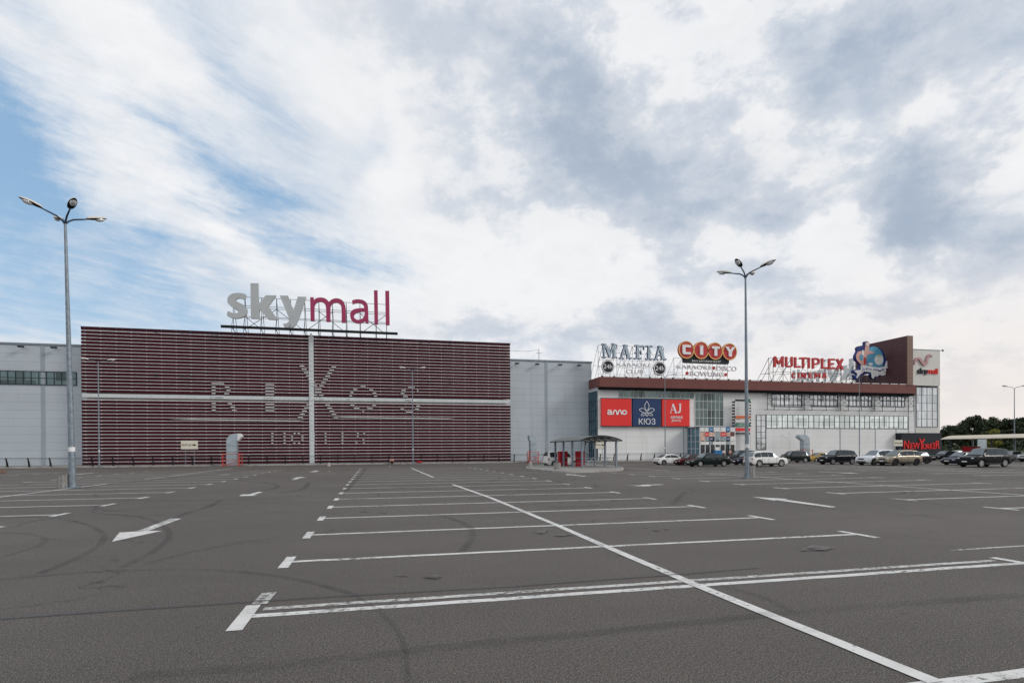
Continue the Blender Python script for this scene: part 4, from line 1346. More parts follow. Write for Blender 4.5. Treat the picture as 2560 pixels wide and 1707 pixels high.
add_text(m, 'КЮЗ', x0, x1, z0, z1, fnP, 0, .06, weight=-.002)
m.build('lettering', 'letter_white', p2)
m = MB()
mr = lambda l: [(2936 - x, y) for x, y in l]
pet = [[(1468, 708), (1490, 748), (1490, 775), (1468, 812), (1446, 775), (1446, 748), (1468, 708)],
       [(1466, 838), (1425, 832), (1385, 800), (1430, 786), (1466, 830)], [(1464, 838), (1436, 864), (1405, 862), (1422, 842), (1455, 838)]]
pet += [mr(pet[1]), mr(pet[2])]
strokes(m, B5, [(l, 5) for l in pet] + [([(1456, 858), (1468, 872)], 6), ([(1480, 858), (1468, 872)], 6)], YP, 0, .05)
m.build('leaf_emblem', 'letter_white', p2)
m = MB()
strokes(m, B5, [([(1726, 836), (1752, 740)], 5), ([(1750, 738), (1786, 836)], 17), ([(1738, 804), (1774, 804)], 5), ([(1718, 837), (1742, 837)], 4), ([(1766, 837), (1800, 837)], 4),
                ([(1829, 740), (1829, 805), (1818, 832), (1792, 830)], [15, 15, 13, 6]), ([(1812, 739), (1847, 739)], 4)], YP, 0, .05)
for s_, a, b, c_, d_ in (('ARMANI', 1724, 1852, 868, 900), ('JEANS', 1734, 1838, 908, 938)):
    x0, z1 = F(*B5(a, c_), YP); x1, z0 = F(*B5(b, d_), YP)
    add_text(m, s_, x0, x1, z0, z1, fnP, 0, .05, weight=.004)
m.build('lettering', 'letter_white', p3)

# --- black shop sign box with red lettering
YN = YR - 1.3
nx0, nz1 = F(*B7(800, 1085), YN); nx1, nz0 = F(*B7(1212, 1252), YN)
ns_ = thing('black_shop_sign', ((nx0 + nx1) / 2, YN, .14), 'black box shop front with jagged red lettering under the corner tower', 'shop sign')
m = MB(); m.box(nx0, nx1, YN, YR - .01, .14, nz1); m.build('box', 'sign_black', ns_)
m = MB(); m.box(nx0 - .04, nx1 + .04, YN - .05, YR - .02, nz1, nz1 + .08); m.build('coping', 'steel_dk', ns_)
for ch, a, b, c_, d_ in (('N', 820, 872, 1158, 1246), ('E', 884, 918, 1184, 1246), ('W', 916, 984, 1180, 1246), ('Y', 974, 1036, 1140, 1250), ('O', 1012, 1050, 1196, 1246), ('R', 1052, 1082, 1194, 1246), ('K', 1086, 1118, 1188, 1246), ('E', 1122, 1146, 1180, 1244), ('R', 1148, 1188, 1160, 1242)):
    thin_text(ns_, ch, B7, a, c_, b, d_, 'sign_red', YN, .0, .12 + .012 * (ord(ch) % 5), 'letter', .06)

# --- ladder rack with small shop signs by the entrance
YL = YR - .9
lx0, lz1 = F(1836, 999, YL); lx1, _ = F(1873, 999, YL)
lr = thing('sign_ladder', ((lx0 + lx1) / 2, YL, .14), 'tall white ladder rack of narrow tenant signs beside the poster covered entrance', 'sign rack')
m = MB()
for x in (lx0 + .1, lx1 - .1): m.box(x - .08, x + .08, YL - .1, YL + .1, .14, lz1)
for k in range(24):
    z = .6 + k * (lz1 - .8) / 23
    m.box(lx0 + .19, lx1 - .19, YL - .05, YL + .05, z - .05, z + .05)
m.build('rack', 'white', lr)
m = MB()
for k in range(9):
    z = F(1840, 1005 + k * 7.4, YL)[1]
    m.box(lx0 - .42, lx0 - .02, YL - .2, YL + .1, z - .12, z + .12); m.box(lx1 + .02, lx1 + .22, YL - .2, YL + .1, z - .12, z + .12)
m.build('lamp_bracket', 'black', lr)
for v0, v1, mat, txt in ((998.5, 1003, 'black', None), (1039, 1046, 'orange', None), (1050, 1055, 'poster_pale', None), (1058.5, 1066, 'green', 'URZA'), (1070, 1077, 'sign_red', None), (1081.5, 1085, 'black', None)):
    z1 = F(1850, v0, YL)[1]; z0 = F(1850, v1, YL)[1]
    m = MB(); m.box(lx0 + .1, lx1 + .05, YL - .22, YL - .11, z0, z1)
    o = m.build('sign_strip', mat, lr)
    if txt:
        m = MB(); add_text(m, txt, lx0 + .4, lx1 - .3, z0 + .12, z1 - .12, wall_fn(YL - .22), 0, .03); m.build('lettering', 'white', o)
    if mat == 'black' and v0 < 1000:
        m = MB(); m.box(lx1 - .45, lx1 + .06, YL - .24, YL - .225, z0 - .05, z1 + .1); m.build('green_cap', 'green', o)

def translucent(name, col):
    m = bpy.data.materials.new(name)
    m.use_nodes = True
    t = m.node_tree
    t.nodes.clear()
    n = NT(t)
    d = n.new('ShaderNodeBsdfDiffuse'); d.inputs[0].default_value = c4(col)
    r = n.new('ShaderNodeBsdfTranslucent'); r.inputs[0].default_value = c4(col)
    x = n.new('ShaderNodeMixShader'); x.inputs[0].default_value = .55
    o = n.new('ShaderNodeOutputMaterial')
    t.links.new(d.outputs[0], x.inputs[1]); t.links.new(r.outputs[0], x.inputs[2]); t.links.new(x.outputs[0], o.inputs[0])
    return m


# ------------------------------------------------------------------ lamp posts


def lamp_head(parent, tip, ang, rise, L=.8, wd=.2):
    d = Vector((math.cos(ang), math.sin(ang), rise)).normalized()
    s = Vector((-math.sin(ang), math.cos(ang), 0)); up = s.cross(d) * -1
    if up.z < 0: up = -up
    def blade(mb, top, bot, w0, sc, mi=0):
        vs, fs = [], []
        n, k = 9, 8
        for i in range(n):
            t = i / (n - 1)
            e = math.sin(math.pi * (.12 + .86 * t)) ** .55 * sc
            for j in range(k):
                a = math.pi * j / (k - 1)
                vs.append(tip + d * (L * t) + s * (math.cos(a) * w0 * e) + up * (math.sin(a) * top * e))
        for i in range(n - 1):
            for j in range(k - 1):
                a = i * k + j; fs.append((a, a + 1, a + k + 1, a + k))
            fs.append((i * k + k - 1, i * k, (i + 1) * k, (i + 1) * k + k - 1))
        fs.append(tuple(range(k))); fs.append(tuple(range((n - 1) * k, n * k)))
        mb.add(vs, fs, mi)
    m = MB(); blade(m, .15, 0, wd, 1.0)
    h = m.build('lamp_head', 'lamp_shell', parent, smooth=True)
    m = MB(); blade(m, -.055, 0, wd * .94, .97)
    m.build('reflector_tray', 'black', h, smooth=True)
    m = MB(); R3 = Matrix((d, s, up)).transposed()
    m.ell(tip + d * (L * .62) - up * .05, (L * .26, wd * .75, .11), R3, 12)
    m.build('lens', 'lamp_clear', h, smooth=True)


MT['lamp_shell'] = M('lamp_shell', (.60, .57, .53), .5, 0, .1, 4)


def lamp_post(base, H, arms, r0, r1, reach, rise, label, L=.8, pole='steel', name='lamp_post'):
    grp = 'four armed lamp posts in the car park' if len(arms) == 4 else 'two armed lamp posts along the kerb'
    t = thing(name, base, label, 'lamp post', grp)
    B = Vector(base)
    m = MB(); m.tube([B + Vector((0, 0, z * H)) for z in (0, .08, .3, .6, .9, 1)], [r0 + (r1 - r0) * z for z in (0, .08, .3, .6, .9, 1)], 12)
    m.build('pole', pole, t, smooth=True)
    m = MB(); m.box(B.x - r0 * 1.7, B.x + r0 * 1.7, B.y - r0 * 1.7, B.y + r0 * 1.7, 0, .05)
    for sx in (-1, 1):
        for sy in (-1, 1): m.tube([B + Vector((sx * r0 * 1.3, sy * r0 * 1.3, .05)), B + Vector((sx * r0 * 1.3, sy * r0 * 1.3, .12))], .025, 6)
    m.build('base_plate', 'steel', t)
    m = MB(); m.tube([B + Vector((0, 0, 2.0)), B + Vector((0, 0, 2.25))], r0 * .93, 12); m.build('number_band', 'white', t, smooth=True)
    for a in arms:
        a = R(a)
        dx, dy = math.cos(a), math.sin(a)
        P = [B + Vector((dx * q * reach, dy * q * reach, H - .12 + h)) for q, h in ((0, 0), (.05, .16), (.16, .3), (.35, .3 + .25 * rise), (1, .12 + rise))]
        m = MB(); m.tube(P, [r1 * .75] * 4 + [r1 * .6], 8); m.build('arm', 'arm_blue', t, smooth=True)
        lamp_head(t, P[-1] - Vector((dx, dy, 0)) * .06, a, rise / reach * .55, L)
    return t


MT['arm_blue'] = M('dark_blue_arm', (.06, .09, .14), .4, .4, .1, 4)
pl_ = G(182, 1220); pr_ = G(1868, 1195)
lamp_post(pl_, (1131 - 562) / FPX * (CMAT.inverted() @ pl_).z * -1 + CAM_H, (-53, 37, 127, 217), .17, .065, 1.05, .55, 'tall four armed lamp post in the left half of the lot, clear of all cars', .98).rotation_euler = (0, R(-.9), 0)
lamp_post(pr_, (1121 - 695) / FPX * (CMAT.inverted() @ pr_).z * -1 + CAM_H, (-53, 37, 127, 217), .14, .06, 1.0, .5, 'tall four armed lamp post in front of the white off-roader', .98).rotation_euler = (0, R(-.35), 0)


def kerb_lamp(u, vtop, Y, label, angs=(0, 180), reach=1.1, L=.92):
    x, _ = F(u, 1150, Y)
    z = F(u, vtop, Y)[1]
    lamp_post(Vector((x, Y, .0)), z, angs, .095, .05, reach, .42, label, L, name='kerb_lamp_post')


kerb_lamp(248, 908, KY - .4, 'two armed lamp post by the left end of the striped facade', (8, 188))
kerb_lamp(1032.5, 928, KY - .4, 'two armed lamp post in front of the right half of the striped facade', (-6, 174))
kerb_lamp(1663, 943, KY + .4, 'slim two armed lamp post crossing the red serif panel', (-4, 176))
kerb_lamp(2148.5, 944, KY + .4, 'slim two armed lamp post between black and white off-roaders', (-4, 176))
kerb_lamp(2536, 972, 74, 'dark two armed lamp post beside the beige canopy at far right', (-20, 160))

# ------------------------------------------------------------------ ribbed litter bins
def bin_(u, v, s, label):
    p = G(u, v)
    t = thing('litter_bin', p, label, 'bin', 'ribbed concrete litter bins')
    m = MB()
    n = 40; prof = [(0, .35), (.04, .36), (.78, .35), (.84, .36), (.84, .28), (.25, .26)]
    vs, fs = [], []
    for z, r in prof:
        for k in range(n):
            a = 2 * math.pi * k / n
            rr = r * s * (1 - (.07 if k % 4 < 2 and z > 0 and r > .3 and z < .84 else 0))
            vs.append(p + Vector((math.cos(a) * rr, math.sin(a) * rr, z * s)))
    for i in range(len(prof) - 1):
        for k in range(n): fs.append((i * n + k, i * n + (k + 1) % n, (i + 1) * n + (k + 1) % n, (i + 1) * n + k))
    fs.append(tuple(range((len(prof) - 1) * n, len(prof) * n)))
    m.add(vs, fs); m.build('shell', 'bin', t)
    m = MB(); m.tube([p + Vector((0, 0, .26 * s)), p + Vector((0, 0, .55 * s))], .25 * s, 14); m.build('liner', 'trim', t)


bin_(162, 1220, .92, 'round ribbed concrete bin at the foot of the left tall lamp post')
bin_(1874, 1194, .98, 'round ribbed concrete bin at the foot of the lamp post near the white off-roader')
bin_(1393, 1177.5, .92, 'round ribbed concrete bin on the island of the arched shelter')

# ------------------------------------------------------------------ fence
xfa, xfb = -92, F(1725, 1130, KY)[0]
fy = KY + .55
fence = thing('railing_fence', ((xfa + xfb) / 2, fy, .14), 'dark metal railing with leaning blade posts along the kerb before the mall', 'fence')
x = xfa
while x < xfb:
    m = MB()
    prof = [(0, .30), (.35, .25), (.8, .16), (1.18, .07)]
    vs, fs = [], []
    for z, w in prof:
        lean = -.34 * (z / 1.18) ** 1.6
        for sx in (-.055, .055):
            for sy in (-w / 2, w / 2): vs.append((x + sx, fy + lean + sy + .17, .14 + z))
    for i in range(3):
        a = i * 4
        fs += [(a, a + 1, a + 5, a + 4), (a + 2, a + 6, a + 7, a + 3), (a, a + 4, a + 6, a + 2), (a + 1, a + 3, a + 7, a + 5)]
    fs += [(0, 2, 3, 1), (12, 13, 15, 14)]
    m.add(vs, fs); m.build('post', 'black', fence)
    m = MB()
    xe = min(x + 2.35, xfb)
    ly = lambda z: fy + .17 - .34 * (z / 1.18) ** 1.6
    for z, r in ((1.14, .024), (.98, .016), (.16, .016)): m.bar((x + .03, ly(z), .14 + z), (xe - .03, ly(z), .14 + z), r, 5)
    k = x + .16
    while k < xe - .1:
        m.tube([(k, ly(.16), .30), (k, ly(.6), .74), (k, ly(.98), 1.12)], .009, 4); k += .155
    m.build('railing', 'steel_dk', fence)
    x += 2.35

# ------------------------------------------------------------------ ventilation ducts
def duct(x, y, w, dep, H, d, label, mouth_len=.55, cage=True, mouth_mat='white', cgap=.38):
    t = thing('ventilation_duct', (x, y, 0), label, 'duct', 'sheet metal ventilation ducts with red cages')
    hw, hd = w / 2, dep / 2
    m = MB(); m.box(x - hw, x + hw, y - hd, y + hd, .05, H - w * .8); m.build('shaft', 'duct', t)
    for z in (.35, 1.0, 1.9, 2.7):
        if z < H - w: 
            m = MB(); m.box(x - hw - .03, x + hw + .03, y - hd - .03, y + hd + .03, z, z + .05); m.build('flange', 'steel', t)
    # quarter-round elbow turning towards d (-1 left, 1 right)
    m = MB(); z0 = H - w * .8; n = 7
    P = []
    for i in range(n + 1):
        a = math.pi / 2 * i / n
        P.append((x + d * hw - d * w * 1.0 * math.cos(a), z0 + w * .8 * math.sin(a)))
    P2 = P + [(x + d * (hw + .12), z0 + w * .8), (x + d * (hw + .12), z0 - .02), (x + d * hw, z0)]
    m.poly([P2], lambda a, b, q: (a, y + q, b), -hd, hd); m.build('elbow', 'duct', t)
    m = MB()
    xa, xb = x + d * (hw + .125), x + d * (hw + .125 + mouth_len)
    vs = [(xa, y - hd, z0 - .02), (xa, y + hd, z0 - .02), (xa, y + hd, z0 + w * .8), (xa, y - hd, z0 + w * .8), (xb, y - hd, z0 + w * .5), (xb, y + hd, z0 + w * .5), (xb - d * mouth_len * .45, y + hd, z0 + w * .8), (xb - d * mouth_len * .45, y - hd, z0 + w * .8)]
    m.add(vs, [(0, 1, 2, 3), (4, 5, 6, 7), (0, 3, 7, 4), (1, 5, 6, 2), (2, 6, 7, 3), (0, 4, 5, 1)]); m.build('mouth', mouth_mat, t)
    if cage:
        m = MB()
        cw, cdp = hw + cgap, hd + .25
        for sx in (-1, 1):
            for sy in (-1, 1): m.bar((x + sx * cw, y + sy * cdp, 0), (x + sx * cw, y + sy * cdp, 1.75), .05, 6)
            m.bar((x + sx * cw - .12, y - cdp, 0), (x + sx * cw - .12, y - cdp, 1.7), .025, 5)
        for z in (.2, .8, 1.65):
            for sy in (-1, 1): m.bar((x - cw, y + sy * cdp, z), (x + cw, y + sy * cdp, z), .03, 5)
            for sx in (-1, 1): m.bar((x + sx * cw, y - cdp, z), (x + sx * cw, y + cdp, z), .03, 5)
        m.bar((x - cw, y - cdp, .1), (x + cw, y - cdp, .75), .03, 5)
        m.build('cage', 'cage_red', t)
    return t


p = G(552, 1168); duct(p.x, KY - 1.0, 1.25, 1.1, F(552, 1083.5, KY - 1)[1], 1, 'sheet metal duct with red cage before the burgundy facade')
px_ = F(1332, 1150, KY - .8)[0]; duct(px_, KY - .8, .95, .9, F(1332, 1088, KY - .8)[1], -1, 'sheet metal duct with faded red cage left of the white van', .1, mouth_mat='duct', cgap=.22)
px_ = F(2012, 1150, KY + 1)[0]; duct(px_, KY + 1.0, 1.2, 1.0, F(2012, 1086.5, KY + 1)[1], -1, 'hooked sheet metal duct with a mouth turned left, above the yellow car', .9, mouth_mat='duct')

# ------------------------------------------------------------------ exit signs
def exit_sign(ua, ub, va, vb, Y, label):
    x0, z1 = F(ua, va, Y); x1, z0 = F(ub, vb, Y)
    t = thing('exit_sign', ((x0 + x1) / 2, Y, 0), label, 'sign', 'cream exit signs with black arrows')
    m = MB(); m.box(x0, x1, Y - .05, Y + .05, z0, z1); b = m.build('board', 'sign_yellow', t)
    w, h = x1 - x0, z1 - z0
    m = MB(); add_text(m, 'ВИЇЗД', x0 + w * .06, x0 + w * .60, z0 + h * .34, z0 + h * .66, wall_fn(Y - .05), 0, .012, weight=0)
    m.build('lettering', 'black', b)
    ax, ay = x0 + w * .66, z0 + h * .48
    L = w * .26
    m = MB(); m.poly([[(ax, ay - h * .06), (ax + L * .55, ay - h * .06), (ax + L * .5, ay - h * .14), (ax + L, ay), (ax + L * .5, ay + h * .14), (ax + L * .55, ay + h * .06), (ax, ay + h * .06)]], wall_fn(Y - .05), 0, .012)
    m.build('arrow', 'black', b)
    m = MB(); m.box(x0 - .03, x1 + .03, Y - .03, Y + .06, z0 - .06, z0 - .003); m.build('rail', 'steel', t)
    for k in (.25, .78):
        m = MB(); m.bar((x0 + w * k, Y + .09, 0), (x0 + w * k, Y + .09, z1 - .05), .035); m.build('post', 'steel', t)


exit_sign(452.5, 494.5, 1101, 1122, KY + .3, 'cream exit board on two posts before the burgundy facade')
exit_sign(1484, 1512, 1102.5, 1120.5, KY - 3, 'cream exit board seen through the arched shelter')
exit_sign(2234.5, 2256, 1099.5, 1114.5, 79, 'cream exit board next to the black shop front')

# ------------------------------------------------------------------ pay station island and shelter
isl = [G(u, v) for u, v in ((1314, 1171.5), (1345, 1176.5), (1381, 1180.8), (1420, 1181.8), (1490, 1180.2), (1546, 1177.2), (1559, 1173.6), (1545, 1168.6), (1500, 1164), (1410, 1162), (1345, 1165.5))]
P2 = smooth2([(p.x, p.y) for p in isl], 4, True)
c_ = (sum(p[0] for p in P2) / len(P2), sum(p[1] for p in P2) / len(P2))
inn = [(c_[0] + (p[0] - c_[0]) * .955, c_[1] + (p[1] - c_[1]) * .965) for p in P2]
m = MB(); m.poly([P2, inn[::-1]], lambda a, b, d: (a, b, d), -.05, .17); structure(m, 'island_kerb', 'concrete_lt')
m = MB(); m.poly([inn], lambda a, b, d: (a, b, d), -.05, .15); structure(m, 'island_pavement', 'pave')
X0, X1, Y0, Y1 = 20.1, 23.75, 53.4, 62.0
sh = thing('pay_shelter', ((X0 + X1) / 2, (Y0 + Y1) / 2, .15), 'open shelter with arched sheet roof on grey posts standing on a kerbed island', 'shelter')
ze, zr = 2.80, 3.30
def arch(x): return ze - .12 + (zr - ze + .12) * (1 - ((x - (X0 + X1) / 2) / ((X1 - X0) / 2 + .75)) ** 2)
xs = [X0 - .45 + (X1 - X0 + .9) * k / 14 for k in range(15)]
m = MB()
vs = [(x, y, arch(x) + .05 + dz) for y in (Y0 - .5, Y1 + .5) for dz in (0, .03) for x in xs]
n = 15
fs = []
for k in range(14):
    fs += [(k, k + 1, 2 * n + k + 1, 2 * n + k), (n + k, 3 * n + k, 3 * n + k + 1, n + k + 1), (k, n + k, n + k + 1, k + 1), (2 * n + k, 2 * n + k + 1, 3 * n + k + 1, 3 * n + k)]
fs += [(0, 2 * n, 3 * n, n), (n - 1, 2 * n - 1, 4 * n - 1, 3 * n - 1)]
m.add(vs, fs); m.build('roof_sheet', translucent('roof_sheet', (.40, .41, .40)), sh, smooth=True)
m = MB()
for k in range(6):
    y = Y0 - .45 + (Y1 - Y0 + .9) * k / 5
    m.tube([(x, y, arch(x)) for x in xs], .05, 6)
for i in (0, 3, 7, 11, 14): m.bar((xs[i], Y0 - .45, arch(xs[i]) - .01), (xs[i], Y1 + .45, arch(xs[i]) - .01), .045)
m.build('roof_ribs', 'steel_dk', sh)
for x in (X0, X1):
    for k in range(4):
        y = Y0 + (Y1 - Y0) * k / 3
        m = MB(); m.box(x - .09, x + .09, y - .09, y + .09, .15, arch(x) - .04); m.build('post', 'steel', sh)
m = MB()
for z in (.55, 1.1):
    m.bar((X0, Y0, z), (X1, Y0, z), .025); m.bar((X1, Y0, z), (X1, Y1, z), .025); m.bar((X0, Y0, z), (X0, Y1 * .6 + Y0 * .4, z), .02)
for k in range(1, 4):
    x = X0 + (X1 - X0) * k / 4; m.bar((x, Y0, .15), (x, Y0, 1.1), .02)
m.bar((X0 + .1, Y0 + .1, .2), (X0 + 1.7, Y0 + 1, 1.2), .03); m.bar((X0 + .9, Y0 + 2, .2), (X0 + 1.9, Y0 + 2.2, 1.0), .025)
m.build('handrail', 'steel', sh)

def machine(ua, ub, v, label):
    p = G((ua + ub) / 2, v, .15)
    zc = -(CMAT.inverted() @ p).z
    w = (ub - ua) / FPX * zc
    t = thing('pay_machine', p, label, 'pay machine', 'red cabinets in the shelter')
    h = 1.72
    m = MB(); m.box(p.x - w / 2, p.x + w / 2, p.y - .35, p.y + .35, .15, h); m.build('cabinet', 'red', t)
    m = MB(); m.box(p.x - w / 2 - .02, p.x + w / 2 + .02, p.y - .38, p.y + .38, h, h + .05); m.build('cap', 'red', t)
    m = MB(); m.box(p.x - w * .42, p.x + w * .42, p.y - .365, p.y - .351, .85, .98); m.build('vent_strip', 'steel_dk', t)
    m = MB(); m.box(p.x - w / 2 + .02, p.x + w / 2 - .02, p.y - .33, p.y + .33, .145, .2); m.build('plinth', 'black', t)


machine(1397, 1417, 1164.5, 'red cabinet in the shelter, hiding the middle of the white van')
machine(1440.5, 1459.5, 1165, 'red cabinet in the shelter, beside the van bonnet')

# ------------------------------------------------------------------ small kerbside things
def stub(u, v, h, w, label, mat='concrete_lt'):
    p = G(u, v)
    m = MB(); m.tube([p + Vector((0, 0, z)) for z in (0, h * .7, h * .92, h)], [w, w * .95, w * .7, w * .3], 12)
    tag(m.build('concrete_bollard', mat, smooth=True), label, 'bollard')
stub(822, 1165.5, .48, .22, 'short rounded concrete bollard at the kerb under the pale pilaster')
stub(1326.5, 1171.0, .75, .2, 'short pale bollard on the island tip before the faded duct')
p = G(3, 1183); m = MB(); m.box(p.x - .5, p.x + .35, p.y - .2, p.y + .2, 0, .32); m.box(p.x - .35, p.x + .2, p.y - .15, p.y + .15, .32, .38)
tag(m.build('stone_block', 'tan_panel'), 'tan stone block lying on the asphalt at the far left edge', 'block')
p = G(1068, 1165); m = MB(); m.ell((p.x, KY + .1, .26), (.5, .25, .14), None, 12); m.ell((p.x + .2, KY + .08, .36), (.16, .12, .1), None, 8)
tag(m.build('red_bag', 'red', smooth=True), 'crumpled red bag lying on the kerb right of the kerb lamp post', 'bag')
p = G(812, 1165); m = MB(); m.ell((p.x, KY - .25, .1), (.28, .2, .11), None, 10); m.box(p.x - .05, p.x + .05, KY - .27, KY - .23, .18, .24)
tag(m.build('rubbish_sack', 'trim', smooth=True), 'dark rubbish sack lying by the concrete bollard at the kerb', 'bag')


def flag_arm(u, v0, v1, du, dv, label):
    Y = YR - 1.2
    x, z1 = F(u, v0, Y); z_ = F(u, v1, Y)[1]
    x2, z2 = F(u + du, v1 + dv, Y)
    t = thing('barrier_arm', (x, Y, 0), label, 'barrier', 'raised white barriers by the wing wall')
    m = MB(); m.bar((x, Y, 0), (x, Y, z1), .05); m.ell((x, Y, z1), (.1, .1, .1)); m.build('post', 'white', t)
    m = MB(); m.bar((x, Y - .08, z_), (x2, Y - .08, z2), .07); m.build('arm', 'white', t)


flag_arm(1973, 1081, 1098, -19, -11, 'white post with slanted arm before the wing wall, left of the hooked duct')
flag_arm(1877, 1087, 1101, -17, -9, 'white post with slanted arm beside the tenant sign ladder')
flag_arm(1851, 1087, 1097, 12, -5, 'white post with short arm in front of the tenant sign ladder')

# ------------------------------------------------------------------ beige canopy at the far right
cp_ = thing('parking_canopy', (88.5, 58, 0), 'long beige vaulted canopy on dark posts over parked cars at far right', 'canopy')
ya_, yb_, xc_, hw_ = 70.6, 40.0, 88.6, 2.7
m = MB(); n = 11
vs = []
for y in (ya_, yb_):
    for dz in (0, .07):
        for k in range(n):
            s = -1 + 2 * k / (n - 1)
            vs.append((xc_ + s * hw_, y, 3.2 + .55 * (1 - s * s) + dz))
fs = []
for k in range(n - 1):
    fs += [(k, k + 1, 2 * n + k + 1, 2 * n + k), (n + k, 3 * n + k, 3 * n + k + 1, n + k + 1), (k, n + k, n + k + 1, k + 1), (2 * n + k, 2 * n + k + 1, 3 * n + k + 1, 3 * n + k)]
fs += [(0, 2 * n, 3 * n, n), (n - 1, 2 * n - 1, 4 * n - 1, 3 * n - 1)]
m.add(vs, fs); m.build('roof', 'canopy_fabric', cp_, smooth=True)
for k in range(6):
    for s in (-2.2, 2.2):
        y = ya_ - 1.2 - k * 6.0
        m = MB(); m.bar((xc_ + s, y, 0), (xc_ + s, y, 3.35), .11, 8); m.build('post', 'steel_dk' if s < 0 else 'steel', cp_)
m = MB()
for s in (-2.2, 2.2): m.bar((xc_ + s, ya_, 3.3), (xc_ + s, yb_, 3.3), .06)
m.build('beam', 'steel_dk', cp_)
p = Vector((F(2455, 1100, 78)[0], 78, 0))
m = MB(); m.box(p.x - .9, p.x + .9, p.y - .06, p.y + .06, .8, 3.6); m.box(p.x - .99, p.x - .9, p.y - .08, p.y + .08, 0, 3.7); m.box(p.x + .9, p.x + .99, p.y - .08, p.y + .08, 0, 3.7)
tag(m.build('banner_board', 'duct'), 'pale blue upright banner board behind the beige canopy', 'banner')
p = G(2428, 1150) + Vector((0, 0, 0)); t = thing('pay_machine', p, 'red kiosk cabinet under the beige canopy behind the dark saloon', 'pay machine')
m = MB(); m.box(p.x - 1.1, p.x + 1.1, p.y - .5, p.y + .5, 0, 2.0); m.build('cabinet', 'red', t)
m = MB(); m.box(p.x - 1.2, p.x + 1.2, p.y - .6, p.y + .6, 2.0, 2.1); m.build('cap', 'red', t)


# ------------------------------------------------------------------ people
def skin_mesh(nodes, edges, root, name, mats, parent=None, sub=1):
    me = bpy.data.meshes.new(name)
    keys = list(nodes)
    me.from_pydata([nodes[k][0] for k in keys], [(keys.index(a), keys.index(b)) for a, b in edges], [])
    o = bpy.data.objects.new(name, me); COL.objects.link(o)
    o.modifiers.new('s', 'SKIN').use_smooth_shade = True
    o.modifiers.new('d', 'SUBSURF').levels = sub
    for i, k in enumerate(keys):
        r = nodes[k][1]
        me.skin_vertices[0].data[i].radius = (r, r)
        me.skin_vertices[0].data[i].use_root = (k == root)
    bpy.context.view_layer.update()
    m2 = bpy.data.meshes.new_from_object(o.evaluated_get(bpy.context.evaluated_depsgraph_get()))
    bpy.data.objects.remove(o)
    for q in (mats if isinstance(mats, list) else [mats]): m2.materials.append(MT[q])
    ob = bpy.data.objects.new(name, m2); COL.objects.link(ob)
    if parent is not None: ob.parent = parent
    return ob


def person(loc, rz, label, nodes, hair, top, low, topmat, lowmat):
    t = thing('person', loc, label, 'person', rz=rz)
    E_ = [('pelvis', 'waist'), ('waist', 'chest'), ('chest', 'neck'), ('neck', 'chin'), ('chin', 'head')]
    for s in 'LR': E_ += [('chest', 'sh' + s), ('sh' + s, 'el' + s), ('el' + s, 'wr' + s), ('wr' + s, 'ha' + s), ('pelvis', 'hip' + s), ('hip' + s, 'kn' + s), ('kn' + s, 'an' + s), ('an' + s, 'toe' + s)]
    for s in 'LR':
        for k in range(5):
            b = Vector(nodes['ha' + s][0]); w = Vector(nodes['wr' + s][0]); d = (b - w).normalized()
            side = d.cross(Vector((0, 1, 0))); side = side.normalized() if side.length > .01 else Vector((1, 0, 0))
            nodes['f%d%s' % (k, s)] = (tuple(b + d * (.075 if k else .03) + side * ((k - 2.2) * .019 if k else -.055)), .009)
            E_.append(('ha' + s, 'f%d%s' % (k, s)))
    skin_mesh(nodes, E_, 'pelvis', 'body', 'skin', t, 2)
    for nm, keys, grow, mat in (('top', top, 1.16, topmat), ('trousers', low, 1.14, lowmat)):
        nd = {k: (nodes[k][0], nodes[k][1] * grow + .006) for k in keys}
        skin_mesh(nd, [e for e in E_ if e[0] in keys and e[1] in keys], keys[0], nm, mat, t, 1)
    m = MB(); h = Vector(nodes['head'][0]); m.ell(h + Vector((0, .025, .035)), (.105, .115, .12), None, 12); m.build('hair', hair, t, smooth=True, local=True)
    m = MB()
    for s in (-1, 1): m.ell(h + Vector((s * .036, -.098, -.005)), (.012, .008, .008), None, 6)
    m.ell(h + Vector((0, -.085, -.075)), (.026, .012, .007), None, 6)
    m.build('face_marks', 'cloth_dark', t, smooth=True, local=True)
    m = MB(); m.ell(h + Vector((0, -.115, -.03)), (.014, .02, .022), None, 6); 
    for s in (-1, 1): m.ell(h + Vector((s * .1, 0, -.02)), (.015, .025, .032), None, 6)
    m.build('nose_and_ears', 'skin', t, smooth=True, local=True)
    return t


# crouching on the kerb edge, facing the viewer (local -Y)
sit = {'pelvis': ((0, .05, .26), .13), 'waist': ((0, -.02, .42), .12), 'chest': ((0, -.13, .62), .13), 'neck': ((0, -.19, .75), .055), 'chin': ((0, -.23, .82), .06), 'head': ((0, -.25, .92), .095)}
for s, q in (('L', 1), ('R', -1)):
    sit.update({'sh' + s: ((q * .19, -.13, .68), .055), 'el' + s: ((q * .25, -.33, .48), .045), 'wr' + s: ((q * .08, -.46, .52), .033), 'ha' + s: ((q * .02, -.47, .56), .036),
                'hip' + s: ((q * .11, 0, .25), .10), 'kn' + s: ((q * .17, -.42, .46), .065), 'an' + s: ((q * .15, -.36, .09), .045), 'toe' + s: ((q * .17, -.55, .045), .04)})
up_keys = ['waist', 'chest', 'neck', 'shL', 'elL', 'shR', 'elR']
lo_keys = ['pelvis', 'hipL', 'knL', 'anL', 'hipR', 'knR', 'anR']
pk = F(979.5, 1160, KY)[0]
person((pk, KY - .1, 0.0), 0, 'person in a pink top crouching on the kerb before the striped facade', sit, 'hair', up_keys, lo_keys, 'cloth_pink', 'cloth_dark')


